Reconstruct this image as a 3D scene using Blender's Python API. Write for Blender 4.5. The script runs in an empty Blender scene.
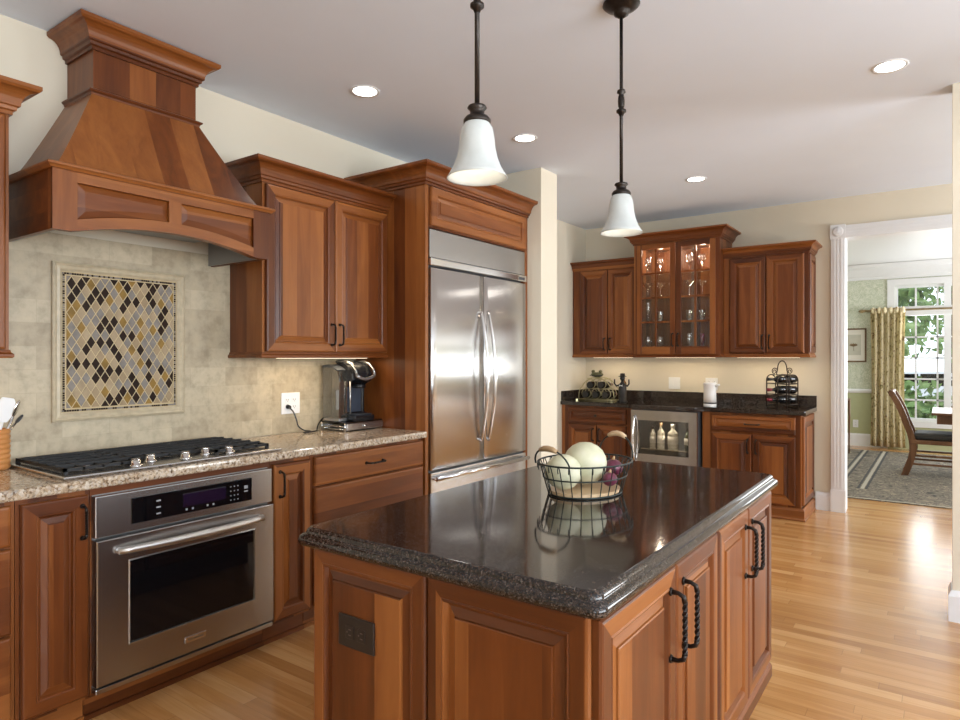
import bpy, bmesh, math, random
from mathutils import Vector, Matrix
random.seed(7)
PI = math.pi
sc = bpy.context.scene
COL = sc.collection

# ------------------------------------------------------------------ camera, world, exposure, big lights
cam = bpy.data.cameras.new('camera'); cam_ob = bpy.data.objects.new('camera', cam); COL.objects.link(cam_ob)
cam.sensor_width = 36.0; cam.sensor_fit = 'HORIZONTAL'; cam.lens = 648.0 / 960.0 * 36.0
cam.shift_y = -2.0 / 960.0; cam.clip_start = 0.05; cam.clip_end = 200
cam_ob.location = (0, 0, 1.40); cam_ob.rotation_euler = (PI / 2, 0, math.radians(35.5))
sc.camera = cam_ob
sc.view_settings.view_transform = 'Standard'; sc.view_settings.look = 'None'
sc.view_settings.gamma = 1.0; sc.view_settings.use_curve_mapping = False
sc.view_settings.exposure = 0.0

world = bpy.data.worlds.new('sky'); sc.world = world; world.use_nodes = True
wbg = world.node_tree.nodes['Background']
wbg.inputs[0].default_value = (0.80, 0.90, 1.0, 1); wbg.inputs[1].default_value = 2.2


def area_light(name, loc, rot, sx, sy, energy, color):
    l = bpy.data.lights.new(name, 'AREA'); l.shape = 'RECTANGLE'; l.size = sx; l.size_y = sy
    l.energy = energy; l.color = color
    o = bpy.data.objects.new(name, l); COL.objects.link(o); o.location = loc; o.rotation_euler = rot
    return o


# daylight through the windows of the room (behind and beside the camera, and the dining window), plus fill added at the bar end
area_light('daylight_side_window', (3.30, 0.6, 1.62), (0, PI / 2 + 0.30, 0), 1.5, 4.2, 225, (0.86, 0.94, 1.0))
area_light('daylight_near_window', (1.5, -2.70, 1.60), (PI / 2 + 0.35, 0, 0), 1.4, 1.4, 20, (0.92, 0.97, 1.0))
area_light('bar_fill_added', (3.30, 5.55, 1.62), (0, PI / 2 + 0.22, 0), 1.5, 1.5, 115, (0.92, 0.97, 1.0))  # added fill that brightens the bar wall, from an unseen window
area_light('daylight_dining_window', (1.4, 11.72, 1.45), (-PI / 2 - 0.4, 0, 0), 3.6, 1.9, 85, (0.95, 0.98, 1.0))
area_light('daylight_dining_side', (3.7, 9.2, 1.5), (0, PI / 2 + 0.35, 0), 1.6, 2.4, 150, (0.95, 0.98, 1.0))


# ------------------------------------------------------------------ materials
def new_mat(name):
    m = bpy.data.materials.new(name); m.use_nodes = True
    nt = m.node_tree; b = nt.nodes['Principled BSDF']
    return m, nt, b


def plain(name, col, rough=0.5, metal=0.0, coat=0.0, noise=0.0, nscale=20.0, emit=None, estr=0.0, spec=0.5):
    m, nt, b = new_mat(name); b.inputs['Specular IOR Level'].default_value = spec
    b.inputs['Base Color'].default_value = (*col, 1); b.inputs['Roughness'].default_value = rough
    b.inputs['Metallic'].default_value = metal; b.inputs['Coat Weight'].default_value = coat
    tc = nt.nodes.new('ShaderNodeTexCoord'); n = nt.nodes.new('ShaderNodeTexNoise')
    n.inputs['Scale'].default_value = nscale; n.inputs['Detail'].default_value = 4
    nt.links.new(tc.outputs['Object'], n.inputs['Vector'])
    r = nt.nodes.new('ShaderNodeValToRGB')
    r.color_ramp.elements[0].color = (*[c * (1 - noise) for c in col], 1)
    r.color_ramp.elements[1].color = (*[min(1, c * (1 + noise)) for c in col], 1)
    r.color_ramp.elements[0].position = 0.3; r.color_ramp.elements[1].position = 0.7
    nt.links.new(n.outputs['Fac'], r.inputs['Fac']); nt.links.new(r.outputs['Color'], b.inputs['Base Color'])
    if emit:
        b.inputs['Emission Color'].default_value = (*emit, 1); b.inputs['Emission Strength'].default_value = estr
    return m


def ramp(nt, fac, stops):
    r = nt.nodes.new('ShaderNodeValToRGB')
    els = r.color_ramp.elements
    els[0].position, els[0].color = stops[0][0], (*stops[0][1], 1)
    els[1].position, els[1].color = stops[-1][0], (*stops[-1][1], 1)
    for p, c in stops[1:-1]:
        e = els.new(p); e.color = (*c, 1)
    nt.links.new(fac, r.inputs['Fac'])
    return r.outputs['Color']


def math_n(nt, op, a, b=None):
    n = nt.nodes.new('ShaderNodeMath'); n.operation = op
    for i, v in enumerate((a, b)):
        if v is None: continue
        if isinstance(v, (int, float)): n.inputs[i].default_value = v
        else: nt.links.new(v, n.inputs[i])
    return n.outputs[0]


def mixc(nt, mode, fac, a, b):
    n = nt.nodes.new('ShaderNodeMix'); n.data_type = 'RGBA'; n.blend_type = mode
    if isinstance(fac, (int, float)): n.inputs[0].default_value = fac
    else: nt.links.new(fac, n.inputs[0])
    for i, v in ((6, a), (7, b)):
        if isinstance(v, tuple): n.inputs[i].default_value = (*v, 1)
        else: nt.links.new(v, n.inputs[i])
    return n.outputs[2]


def wood(name, axis, tone=1.0, strips=0.095, cols=None, across=None, rough=0.36, coat=0.12):
    """cherry wood, grain along the given axis, glued from boards of slightly different tone"""
    m, nt, b = new_mat(name)
    tc = nt.nodes.new('ShaderNodeTexCoord'); oi = nt.nodes.new('ShaderNodeObjectInfo')
    sep = nt.nodes.new('ShaderNodeSeparateXYZ'); nt.links.new(tc.outputs['Object'], sep.inputs[0])
    x, y, z = sep.outputs
    rnd = oi.outputs['Random']
    if across: acr = {'x': x, 'y': y}[across]
    elif axis == 'z': acr = math_n(nt, 'ADD', x, y)
    else: acr = z
    st = math_n(nt, 'FLOOR', math_n(nt, 'ADD', math_n(nt, 'DIVIDE', acr, strips), math_n(nt, 'MULTIPLY', rnd, 37.3)))
    wn = nt.nodes.new('ShaderNodeTexWhiteNoise'); wn.noise_dimensions = '2D'
    cb0 = nt.nodes.new('ShaderNodeCombineXYZ'); nt.links.new(st, cb0.inputs[0]); nt.links.new(math_n(nt, 'MULTIPLY', rnd, 91.0), cb0.inputs[1])
    nt.links.new(cb0.outputs[0], wn.inputs['Vector'])
    bv = wn.outputs['Value']
    s = {'z': (9, 9, 0.9), 'y': (9, 0.9, 9), 'x': (0.9, 9, 9)}[axis]
    cb = nt.nodes.new('ShaderNodeCombineXYZ')
    off = math_n(nt, 'ADD', math_n(nt, 'MULTIPLY', rnd, 23.0), math_n(nt, 'MULTIPLY', bv, 11.0))
    for i, (c, k) in enumerate(zip((x, y, z), s)):
        nt.links.new(math_n(nt, 'ADD', math_n(nt, 'MULTIPLY', c, k), off), cb.inputs[i])
    n1 = nt.nodes.new('ShaderNodeTexNoise'); n1.inputs['Scale'].default_value = 1.3; n1.inputs['Detail'].default_value = 5
    n1.inputs['Distortion'].default_value = 0.9; nt.links.new(cb.outputs[0], n1.inputs['Vector'])
    sc2 = nt.nodes.new('ShaderNodeVectorMath'); sc2.operation = 'SCALE'; sc2.inputs['Scale'].default_value = 7.0
    nt.links.new(cb.outputs[0], sc2.inputs[0])
    n2 = nt.nodes.new('ShaderNodeTexNoise'); n2.inputs['Scale'].default_value = 1.5; n2.inputs['Detail'].default_value = 3
    nt.links.new(sc2.outputs[0], n2.inputs['Vector'])
    cols = cols or ((0.055, 0.0120, 0.0022), (0.160, 0.043, 0.0080), (0.335, 0.118, 0.029))
    f = math_n(nt, 'ADD', math_n(nt, 'MULTIPLY', n1.outputs['Fac'], 0.52),
               math_n(nt, 'ADD', math_n(nt, 'MULTIPLY', bv, 0.42), math_n(nt, 'MULTIPLY', n2.outputs['Fac'], 0.10)))
    c = ramp(nt, f, [(0.22, tuple(k * tone for k in cols[0])), (0.5, tuple(k * tone for k in cols[1])), (0.82, tuple(k * tone for k in cols[2]))])
    nt.links.new(c, b.inputs['Base Color'])
    b.inputs['Roughness'].default_value = rough; b.inputs['Coat Weight'].default_value = coat; b.inputs['Coat Roughness'].default_value = 0.2; b.inputs['Specular IOR Level'].default_value = 0.34
    bp = nt.nodes.new('ShaderNodeBump'); bp.inputs['Strength'].default_value = 0.04; bp.inputs['Distance'].default_value = 0.002
    nt.links.new(n2.outputs['Fac'], bp.inputs['Height']); nt.links.new(bp.outputs[0], b.inputs['Normal'])
    return m


WZ, WY, WX = wood('cherry_upright', 'z'), wood('cherry_along_depth', 'y'), wood('cherry_along_width', 'x')
WS = wood('cherry_skirt', 'z', across='y', strips=0.12)
DINW = wood('walnut_chair', 'z', cols=((0.075, 0.032, 0.015), (0.135, 0.060, 0.027), (0.20, 0.097, 0.046)))


def granite(name, stops, scale, rough, stops2, scale2, fac2, coat=0.0):
    m, nt, b = new_mat(name)
    tc = nt.nodes.new('ShaderNodeTexCoord')
    v = nt.nodes.new('ShaderNodeTexVoronoi'); v.inputs['Scale'].default_value = scale; nt.links.new(tc.outputs['Object'], v.inputs['Vector'])
    sp = nt.nodes.new('ShaderNodeSeparateColor'); nt.links.new(v.outputs['Color'], sp.inputs[0])
    c1 = ramp(nt, sp.outputs[0], stops)
    n = nt.nodes.new('ShaderNodeTexNoise'); n.inputs['Scale'].default_value = scale2; n.inputs['Detail'].default_value = 6; n.inputs['Roughness'].default_value = 0.7
    nt.links.new(tc.outputs['Object'], n.inputs['Vector'])
    c2 = ramp(nt, n.outputs['Fac'], stops2)
    c = mixc(nt, 'MIX', fac2, c1, c2)
    nt.links.new(c, b.inputs['Base Color']); b.inputs['Roughness'].default_value = rough
    b.inputs['Specular IOR Level'].default_value = 0.5; b.inputs['Coat Weight'].default_value = coat; b.inputs['Coat Roughness'].default_value = 0.04
    return m


GR_DARK = granite('dark_brown_granite',
                  [(0.0, (0.008, 0.007, 0.007)), (0.50, (0.012, 0.009, 0.008)), (0.72, (0.055, 0.035, 0.026)), (0.90, (0.11, 0.078, 0.062)), (1.0, (0.17, 0.145, 0.13))],
                  330, 0.07, [(0.38, (0.005, 0.004, 0.004)), (0.52, (0.022, 0.015, 0.012)), (0.72, (0.075, 0.054, 0.044))], 120, 0.42)
GR_LIGHT = granite('speckled_beige_granite',
                   [(0.0, (0.03, 0.022, 0.018)), (0.16, (0.12, 0.07, 0.04)), (0.35, (0.42, 0.31, 0.21)), (0.62, (0.60, 0.50, 0.38)), (0.85, (0.52, 0.49, 0.45)), (1.0, (0.72, 0.68, 0.60))],
                   125, 0.10, [(0.36, (0.04, 0.028, 0.02)), (0.47, (0.36, 0.24, 0.14)), (0.6, (0.62, 0.52, 0.40))], 55, 0.5)


def floor_mat():
    m, nt, b = new_mat('oak_strip_floor')
    tc = nt.nodes.new('ShaderNodeTexCoord'); sep = nt.nodes.new('ShaderNodeSeparateXYZ'); nt.links.new(tc.outputs['Object'], sep.inputs[0])
    x, y, z = sep.outputs
    W, L = 0.068, 1.05
    row = math_n(nt, 'FLOOR', math_n(nt, 'DIVIDE', y, W))
    wn = nt.nodes.new('ShaderNodeTexWhiteNoise'); wn.noise_dimensions = '1D'; nt.links.new(row, wn.inputs['W'])
    xs = math_n(nt, 'ADD', math_n(nt, 'DIVIDE', x, L), math_n(nt, 'MULTIPLY', wn.outputs['Value'], 13.7))
    col = math_n(nt, 'FLOOR', xs)
    wn2 = nt.nodes.new('ShaderNodeTexWhiteNoise'); wn2.noise_dimensions = '2D'
    cb = nt.nodes.new('ShaderNodeCombineXYZ'); nt.links.new(row, cb.inputs[0]); nt.links.new(col, cb.inputs[1]); nt.links.new(cb.outputs[0], wn2.inputs['Vector'])
    bv = wn2.outputs['Value']
    cb2 = nt.nodes.new('ShaderNodeCombineXYZ')
    nt.links.new(math_n(nt, 'ADD', math_n(nt, 'MULTIPLY', x, 1.8), math_n(nt, 'MULTIPLY', bv, 31)), cb2.inputs[0])
    nt.links.new(math_n(nt, 'ADD', math_n(nt, 'MULTIPLY', y, 26), math_n(nt, 'MULTIPLY', bv, 17)), cb2.inputs[1])
    n = nt.nodes.new('ShaderNodeTexNoise'); n.inputs['Scale'].default_value = 1.2; n.inputs['Detail'].default_value = 6; n.inputs['Distortion'].default_value = 1.1
    nt.links.new(cb2.outputs[0], n.inputs['Vector'])
    f = math_n(nt, 'ADD', math_n(nt, 'MULTIPLY', bv, 0.42), math_n(nt, 'MULTIPLY', n.outputs['Fac'], 0.58))
    c = ramp(nt, f, [(0.15, (0.36, 0.155, 0.045)), (0.5, (0.52, 0.255, 0.085)), (0.85, (0.68, 0.40, 0.17))])
    fy = math_n(nt, 'FRACT', math_n(nt, 'DIVIDE', y, W)); fx = math_n(nt, 'FRACT', xs)
    gap = math_n(nt, 'MAXIMUM', math_n(nt, 'LESS_THAN', fy, 0.025), math_n(nt, 'LESS_THAN', fx, 0.0025))
    c = mixc(nt, 'MIX', math_n(nt, 'MULTIPLY', gap, 0.55), c, (0.25, 0.12, 0.045))
    nt.links.new(c, b.inputs['Base Color']); b.inputs['Roughness'].default_value = 0.24
    b.inputs['Coat Weight'].default_value = 0.35; b.inputs['Coat Roughness'].default_value = 0.16
    return m


def tile_mat():
    m, nt, b = new_mat('travertine_tile')
    tc = nt.nodes.new('ShaderNodeTexCoord'); sep = nt.nodes.new('ShaderNodeSeparateXYZ'); nt.links.new(tc.outputs['Object'], sep.inputs[0])
    cb = nt.nodes.new('ShaderNodeCombineXYZ'); nt.links.new(sep.outputs[1], cb.inputs[0]); nt.links.new(sep.outputs[2], cb.inputs[1])
    br = nt.nodes.new('ShaderNodeTexBrick'); nt.links.new(cb.outputs[0], br.inputs['Vector'])
    br.inputs['Scale'].default_value = 1.0; br.inputs['Brick Width'].default_value = 0.205; br.inputs['Row Height'].default_value = 0.103
    br.inputs['Mortar Size'].default_value = 0.0011; br.inputs['Mortar Smooth'].default_value = 0.3
    br.inputs['Color1'].default_value = (0.42, 0.345, 0.235, 1); br.inputs['Color2'].default_value = (0.515, 0.435, 0.305, 1)
    br.inputs['Mortar'].default_value = (0.43, 0.36, 0.25, 1)
    n = nt.nodes.new('ShaderNodeTexNoise'); n.inputs['Scale'].default_value = 14; n.inputs['Detail'].default_value = 8; n.inputs['Roughness'].default_value = 0.65
    nt.links.new(tc.outputs['Object'], n.inputs['Vector'])
    v = ramp(nt, n.outputs['Fac'], [(0.3, (0.72, 0.71, 0.68)), (0.52, (1, 1, 1)), (0.72, (1.14, 1.14, 1.12))])
    c = mixc(nt, 'MULTIPLY', 1.0, br.outputs['Color'], v)
    nt.links.new(c, b.inputs['Base Color']); b.inputs['Roughness'].default_value = 0.42
    bp = nt.nodes.new('ShaderNodeBump'); bp.inputs['Strength'].default_value = 0.25; bp.inputs['Distance'].default_value = 0.003; bp.invert = True
    nt.links.new(br.outputs['Fac'], bp.inputs['Height']); nt.links.new(bp.outputs[0], b.inputs['Normal'])
    return m


def steel_mat(name, col=(0.44, 0.43, 0.425), rough=0.26, axis='y', aniso=0.0):
    m, nt, b = new_mat(name)
    tc = nt.nodes.new('ShaderNodeTexCoord'); mp = nt.nodes.new('ShaderNodeMapping'); nt.links.new(tc.outputs['Object'], mp.inputs[0])
    mp.inputs['Scale'].default_value = {'y': (300, 3, 300), 'x': (3, 300, 300), 'z': (300, 300, 3)}[axis]
    n = nt.nodes.new('ShaderNodeTexNoise'); n.inputs['Scale'].default_value = 1; nt.links.new(mp.outputs[0], n.inputs['Vector'])
    b.inputs['Base Color'].default_value = (*col, 1); b.inputs['Metallic'].default_value = 1.0
    rr = nt.nodes.new('ShaderNodeMapRange'); rr.inputs['To Min'].default_value = rough - 0.015; rr.inputs['To Max'].default_value = rough + 0.02
    b.inputs['Anisotropic'].default_value = aniso
    nt.links.new(n.outputs['Fac'], rr.inputs['Value']); nt.links.new(rr.outputs[0], b.inputs['Roughness'])
    return m


def thin_glass(name, tint=(1, 1, 1), base=0.05, edge=0.6, rough=0.02):
    m = bpy.data.materials.new(name); m.use_nodes = True; nt = m.node_tree; nt.nodes.clear()
    out = nt.nodes.new('ShaderNodeOutputMaterial'); mx = nt.nodes.new('ShaderNodeMixShader')
    t = nt.nodes.new('ShaderNodeBsdfTransparent'); t.inputs[0].default_value = (*tint, 1)
    g = nt.nodes.new('ShaderNodeBsdfGlossy'); g.inputs['Roughness'].default_value = rough; g.inputs[0].default_value = (1, 1, 1, 1)
    lw = nt.nodes.new('ShaderNodeLayerWeight'); lw.inputs[0].default_value = 0.35
    mr = nt.nodes.new('ShaderNodeMapRange'); mr.inputs['To Min'].default_value = base; mr.inputs['To Max'].default_value = edge
    nt.links.new(lw.outputs['Facing'], mr.inputs['Value']); nt.links.new(mr.outputs[0], mx.inputs[0])
    nt.links.new(t.outputs[0], mx.inputs[1]); nt.links.new(g.outputs[0], mx.inputs[2]); nt.links.new(mx.outputs[0], out.inputs[0])
    return m


def pattern(name, stops, scale, rough=0.85, kind='noise', detail=3, distort=0.0):
    m, nt, b = new_mat(name)
    tc = nt.nodes.new('ShaderNodeTexCoord')
    n = nt.nodes.new('ShaderNodeTexNoise'); n.inputs['Scale'].default_value = scale; n.inputs['Detail'].default_value = detail; n.inputs['Distortion'].default_value = distort
    nt.links.new(tc.outputs['Object'], n.inputs['Vector'])
    c = ramp(nt, n.outputs['Fac'], stops)
    nt.links.new(c, b.inputs['Base Color']); b.inputs['Roughness'].default_value = rough
    return m


FLOOR, TILE = floor_mat(), tile_mat()
STEEL, STEELX, CHROME = steel_mat('brushed_steel'), steel_mat('brushed_steel_across', axis='x'), plain('polished_steel', (0.75, 0.75, 0.75), 0.14, 1.0)
SATIN = plain('satin_steel', (0.62, 0.61, 0.60), 0.34, 1.0)
STEELZ = steel_mat('brushed_steel_upright', (0.62, 0.61, 0.60), 0.22, 'y', 0.75)
WALL = plain('cream_wall_paint', (0.74, 0.67, 0.54), 0.7, noise=0.015, nscale=3)
CEIL = plain('white_ceiling_paint', (0.785, 0.85, 0.955), 0.8, noise=0.01, nscale=3)
WHITE = plain('white_trim_paint', (0.80, 0.80, 0.81), 0.4, noise=0.01)
BLACK = plain('black_cast_iron', (0.010, 0.010, 0.011), 0.62, noise=0.2)
BRONZE = plain('oil_rubbed_bronze', (0.035, 0.028, 0.024), 0.34, 0.75, noise=0.25, nscale=60)
BLKGLASS = plain('black_glass', (0.004, 0.004, 0.005), 0.04)
BLKPLASTIC = plain('black_plastic', (0.012, 0.013, 0.016), 0.22)
DKGREY = plain('dark_grey_plastic', (0.05, 0.055, 0.065), 0.35)
GREYLINER = plain('grey_metal_liner', (0.30, 0.31, 0.32), 0.4, 0.7)
PLATEW = plain('white_plate_plastic', (0.90, 0.90, 0.89), 0.35)
PANE = thin_glass('window_pane', base=0.03, edge=0.4)
GLASS = thin_glass('clear_glassware', base=0.32, edge=0.95)
PINKGLASS = thin_glass('pink_glassware', (0.9, 0.45, 0.6), base=0.12, edge=0.9)
CABGLASS = thin_glass('cabinet_pane', base=0.025, edge=0.35)
SMOKED = thin_glass('smoked_pane', (0.80, 0.77, 0.72), base=0.04, edge=0.4)
FROST = plain('frosted_white_glass', (0.54, 0.565, 0.55), 0.4, noise=0.06, nscale=25, emit=(1.0, 0.97, 0.92), estr=0.04)
BULB = plain('lit_bulb', (1, 1, 1), 0.5, emit=(1.0, 0.93, 0.82), estr=0.8)
LAMPLENS = plain('lit_lamp_lens', (1, 1, 1), 0.5, emit=(1.0, 0.97, 0.92), estr=9.0)
STRIP = plain('lit_light_strip', (1, 1, 1), 0.5, emit=(1.0, 0.80, 0.52), estr=3.0)
SHADOWGAP = plain('dark_recess', (0.02, 0.012, 0.008), 0.8)


# ------------------------------------------------------------------ mesh helpers
class MB:
    def __init__(s):
        s.bm = bmesh.new()

    def face(s, vs, mi=0, smooth=False):
        try:
            f = s.bm.faces.new(vs)
        except ValueError:
            return None
        f.material_index = mi; f.smooth = smooth
        return f

    def box(s, x0, x1, y0, y1, z0, z1, bev=0.0, mi=0):
        vs = [s.bm.verts.new((x, y, z)) for x in (x0, x1) for y in (y0, y1) for z in (z0, z1)]
        fs = []
        for q in ((0, 1, 3, 2), (4, 6, 7, 5), (0, 4, 5, 1), (2, 3, 7, 6), (0, 2, 6, 4), (1, 5, 7, 3)):
            fs.append(s.face([vs[i] for i in q], mi))
        if bev > 0:
            es = list({e for f in fs for e in f.edges})
            r = bmesh.ops.bevel(s.bm, geom=es, offset=bev, segments=2, affect='EDGES', profile=0.5)
            for f in r['faces']: f.material_index = mi
        return s

    def poly_prism(s, pts, axis, a, b, mi=0, smooth=False):
        """2-D outline extruded from a to b along axis; pts are the other two coordinates in xyz order"""
        def P(p, t):
            return {'x': (t, p[0], p[1]), 'y': (p[0], t, p[1]), 'z': (p[0], p[1], t)}[axis]
        A = [s.bm.verts.new(P(p, a)) for p in pts]; B = [s.bm.verts.new(P(p, b)) for p in pts]
        s.face(A, mi); s.face(B[::-1], mi)
        n = len(pts)
        for i in range(n):
            s.face([A[i], A[(i + 1) % n], B[(i + 1) % n], B[i]], mi, smooth)
        return s

    def tube(s, pts, r, seg=8, closed=False, mi=0, caps=True, flat=1.0):
        pts = [Vector(p) for p in pts]; n = len(pts)
        rr = r if isinstance(r, (list, tuple)) else [r] * n
        rings = []; up = None
        for i, p in enumerate(pts):
            if closed: t = (pts[(i + 1) % n] - pts[i - 1])
            else: t = pts[min(i + 1, n - 1)] - pts[max(i - 1, 0)]
            if t.length < 1e-9: t = Vector((0, 0, 1))
            t.normalize()
            if up is None:
                up = Vector((0, 0, 1)) if abs(t.z) < 0.9 else Vector((1, 0, 0))
            u = up - t * up.dot(t)
            if u.length < 1e-6: u = t.orthogonal()
            u.normalize(); v = t.cross(u); up = u
            rings.append([s.bm.verts.new(p + (u * math.cos(2 * PI * k / seg) + v * math.sin(2 * PI * k / seg) * flat) * rr[i]) for k in range(seg)])
        m = n if closed else n - 1
        for i in range(m):
            A, B = rings[i], rings[(i + 1) % n]
            for k in range(seg):
                s.face([A[k], A[(k + 1) % seg], B[(k + 1) % seg], B[k]], mi, True)
        if caps and not closed:
            s.face(rings[0][::-1], mi); s.face(rings[-1], mi)
        return s

    def lathe(s, prof, c=(0, 0, 0), seg=24, mi=0, axis='z', caps=True):
        rings = []
        for r, h in prof:
            ring = []
            for k in range(seg):
                a = 2 * PI * k / seg; p = (r * math.cos(a), r * math.sin(a), h)
                if axis == 'x': p = (p[2], p[0], p[1])
                elif axis == 'y': p = (p[0], p[2], p[1])
                ring.append(s.bm.verts.new((c[0] + p[0], c[1] + p[1], c[2] + p[2])))
            rings.append(ring)
        for A, B in zip(rings, rings[1:]):
            for k in range(seg):
                s.face([A[k], A[(k + 1) % seg], B[(k + 1) % seg], B[k]], mi, True)
        if caps:
            if prof[0][0] > 1e-6: s.face(rings[0][::-1], mi)
            if prof[-1][0] > 1e-6: s.face(rings[-1], mi)
        bmesh.ops.remove_doubles(s.bm, verts=[v for v in s.bm.verts], dist=1e-6)
        return s

    def ball(s, c, rx, ry, rz, seg=16, mi=0):
        prof = [(max(1e-5, math.sin(PI * i / 10)), -math.cos(PI * i / 10)) for i in range(11)]
        rings = []
        for r, h in prof:
            rings.append([s.bm.verts.new((c[0] + rx * r * math.cos(2 * PI * k / seg), c[1] + ry * r * math.sin(2 * PI * k / seg), c[2] + rz * h)) for k in range(seg)])
        for A, B in zip(rings, rings[1:]):
            for k in range(seg):
                s.face([A[k], A[(k + 1) % seg], B[(k + 1) % seg], B[k]], mi, True)
        s.face(rings[0][::-1], mi); s.face(rings[-1], mi)
        return s

    def molding(s, path, prof, mi=0):
        """profile [(outward, z)] swept along an open plan polyline, outward = right-hand side, mitred corners"""
        P = [Vector(p) for p in path]; n = len(P); rings = []
        for i, p in enumerate(P):
            ds = []
            if i > 0: ds.append((P[i] - P[i - 1]).normalized())
            if i < n - 1: ds.append((P[i + 1] - P[i]).normalized())
            ns = [Vector((d.y, -d.x)) for d in ds]
            if len(ns) == 2:
                m = ns[0] + ns[1]; m = m / (m.dot(ns[0]))
            else: m = ns[0]
            rings.append([s.bm.verts.new((p.x + m.x * o, p.y + m.y * o, z)) for o, z in prof])
        k = len(prof)
        for A, B in zip(rings, rings[1:]):
            for j in range(k):
                s.face([A[j], A[(j + 1) % k], B[(j + 1) % k], B[j]], mi)
        s.face(rings[0][::-1], mi); s.face(rings[-1], mi)
        return s


WORLD = {}


def obj(name, mb, mats, parent=None, origin=None, sharp=None):
    bmesh.ops.recalc_face_normals(mb.bm, faces=mb.bm.faces[:])
    me = bpy.data.meshes.new(name)
    vs = mb.bm.verts
    if origin is None:
        if parent is None or True:
            lo = [min(v.co[i] for v in vs) for i in range(3)]; hi = [max(v.co[i] for v in vs) for i in range(3)]
            origin = Vector(((lo[0] + hi[0]) / 2, (lo[1] + hi[1]) / 2, (lo[2] + hi[2]) / 2))
    origin = Vector(origin)
    for v in vs: v.co -= origin
    mb.bm.to_mesh(me); mb.bm.free()
    for m in (mats if isinstance(mats, (list, tuple)) else [mats]): me.materials.append(m)
    o = bpy.data.objects.new(name, me); COL.objects.link(o)
    base = Vector((0, 0, 0))
    if parent is not None:
        o.parent = parent; base = WORLD[parent.name]
    o.location = origin - base; WORLD[o.name] = origin
    return o


def tag(o, label, cat, group=None):
    o['label'] = label; o['category'] = cat
    if group: o['group'] = group
    return o


def thing(name, label, cat, loc=(0, 0, 0), group=None):
    o = bpy.data.objects.new(name, None); o.empty_display_size = 0.05; COL.objects.link(o); o.location = loc
    WORLD[o.name] = Vector(loc)
    return tag(o, label, cat, group)


def struct(name, mb, mats, parent=None):
    o = obj(name, mb, mats, parent)
    if parent is None: o['kind'] = 'structure'
    return o


def box(*a, **k): return MB().box(*a, **k)


def copy_tree(o, parent=None):
    c = o.copy(); COL.objects.link(c)
    if parent is not None: c.parent = parent
    for ch in list(o.children): copy_tree(ch, c)
    return c


LEFT = (Vector((0, 1, 0)), Vector((1, 0, 0)))      # fronts that face +x (along the cooking wall, island long side)
FARW = (Vector((1, 0, 0)), Vector((0, -1, 0)))     # fronts that face the camera (bar wall, island short side)


def panel_door(name, parent, O, frame, w, h, t=0.022, stile=0.060, mats=None, flat=False, raise_w=0.024):
    U, N = frame; Z = Vector((0, 0, 1)); O = Vector(O)
    hor = WY if abs(U.y) > 0.5 else WX
    mb = MB(); bm = mb.bm
    if flat:
        rings = [(0, 0), (0, t - 0.008), (0.004, t - 0.002), (0.012, t)]
    else:
        s = min(stile, w * 0.3, h * 0.33)
        rw = min(raise_w, w * 0.12, h * 0.16)
        rings = [(0, 0), (0, t - 0.007), (0.004, t - 0.002), (0.009, t), (s - 0.014, t), (s - 0.0125, t - 0.0015), (s - 0.009, t + 0.0008), (s - 0.005, t - 0.0012), (s - 0.003, t - 0.006), (s, t - 0.0125), (s + 0.004, t - 0.013),
                 (s + rw, t - 0.0065), (s + rw + 0.001, t - 0.002), (s + rw + 0.004, t - 0.0005)]
    R = []
    for ins, d in rings:
        R.append([bm.verts.new(O + U * u + Z * z + N * d) for u, z in ((ins, ins), (w - ins, ins), (w - ins, h - ins), (ins, h - ins))])
    for i, (A, B) in enumerate(zip(R, R[1:])):
        for k in range(4):
            mb.face([A[k], A[(k + 1) % 4], B[(k + 1) % 4], B[k]], 1 if (k in (0, 2) and not flat) else 0)
    mb.face(R[0][::-1]); mb.face(R[-1], 0)
    if flat or h < w * 0.62:
        for f in bm.faces: f.material_index = 1
    return obj(name, mb, mats or [WZ, hor], parent)


def pull(parent, c, frame, length=0.14, vertical=True, r=0.0048, out=0.034, mat=None):
    """twisted dark bar pull centred on c (a point on the front)"""
    U, N = frame; Z = Vector((0, 0, 1)); D = Z if vertical else U; S = U if vertical else Z
    c = Vector(c); L = length / 2; mb = MB()
    for sgn in (-1, 1):
        e = c + D * L * sgn
        pts = [e, e + N * out * 0.55, e + N * out * 0.9 - D * sgn * 0.006, e + N * out - D * sgn * 0.020]
        mb.tube(pts, [r * 1.25, r * 1.0, r * 1.15, r * 1.3], 8)
        mb.tube([e + N * 0.0, e + N * 0.005], [r * 2.0, r * 1.7], 10)
    n = 22; rings = []
    for i in range(n + 1):
        t = -1 + 2 * i / n; p = c + N * out + D * (L - 0.016) * t; a = t * PI * 2.2
        rings.append([mb.bm.verts.new(p + (N * math.cos(a + k * PI / 2) + S * math.sin(a + k * PI / 2)) * r * 1.25) for k in range(4)])
    for A, B in zip(rings, rings[1:]):
        for k in range(4): mb.face([A[k], A[(k + 1) % 4], B[(k + 1) % 4], B[k]])
    mb.face(rings[0][::-1]); mb.face(rings[-1])
    return obj('handle', mb, mat or BRONZE, parent)


def knob(parent, c, N, mat=None, r=0.014):
    c = Vector(c); mb = MB()
    mb.tube([c, c + N * 0.012, c + N * 0.016, c + N * 0.024, c + N * 0.028], [r * 0.5, r * 0.4, r, r, r * 0.5], 12)
    return obj('knob', mb, mat or BRONZE, parent)


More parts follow.
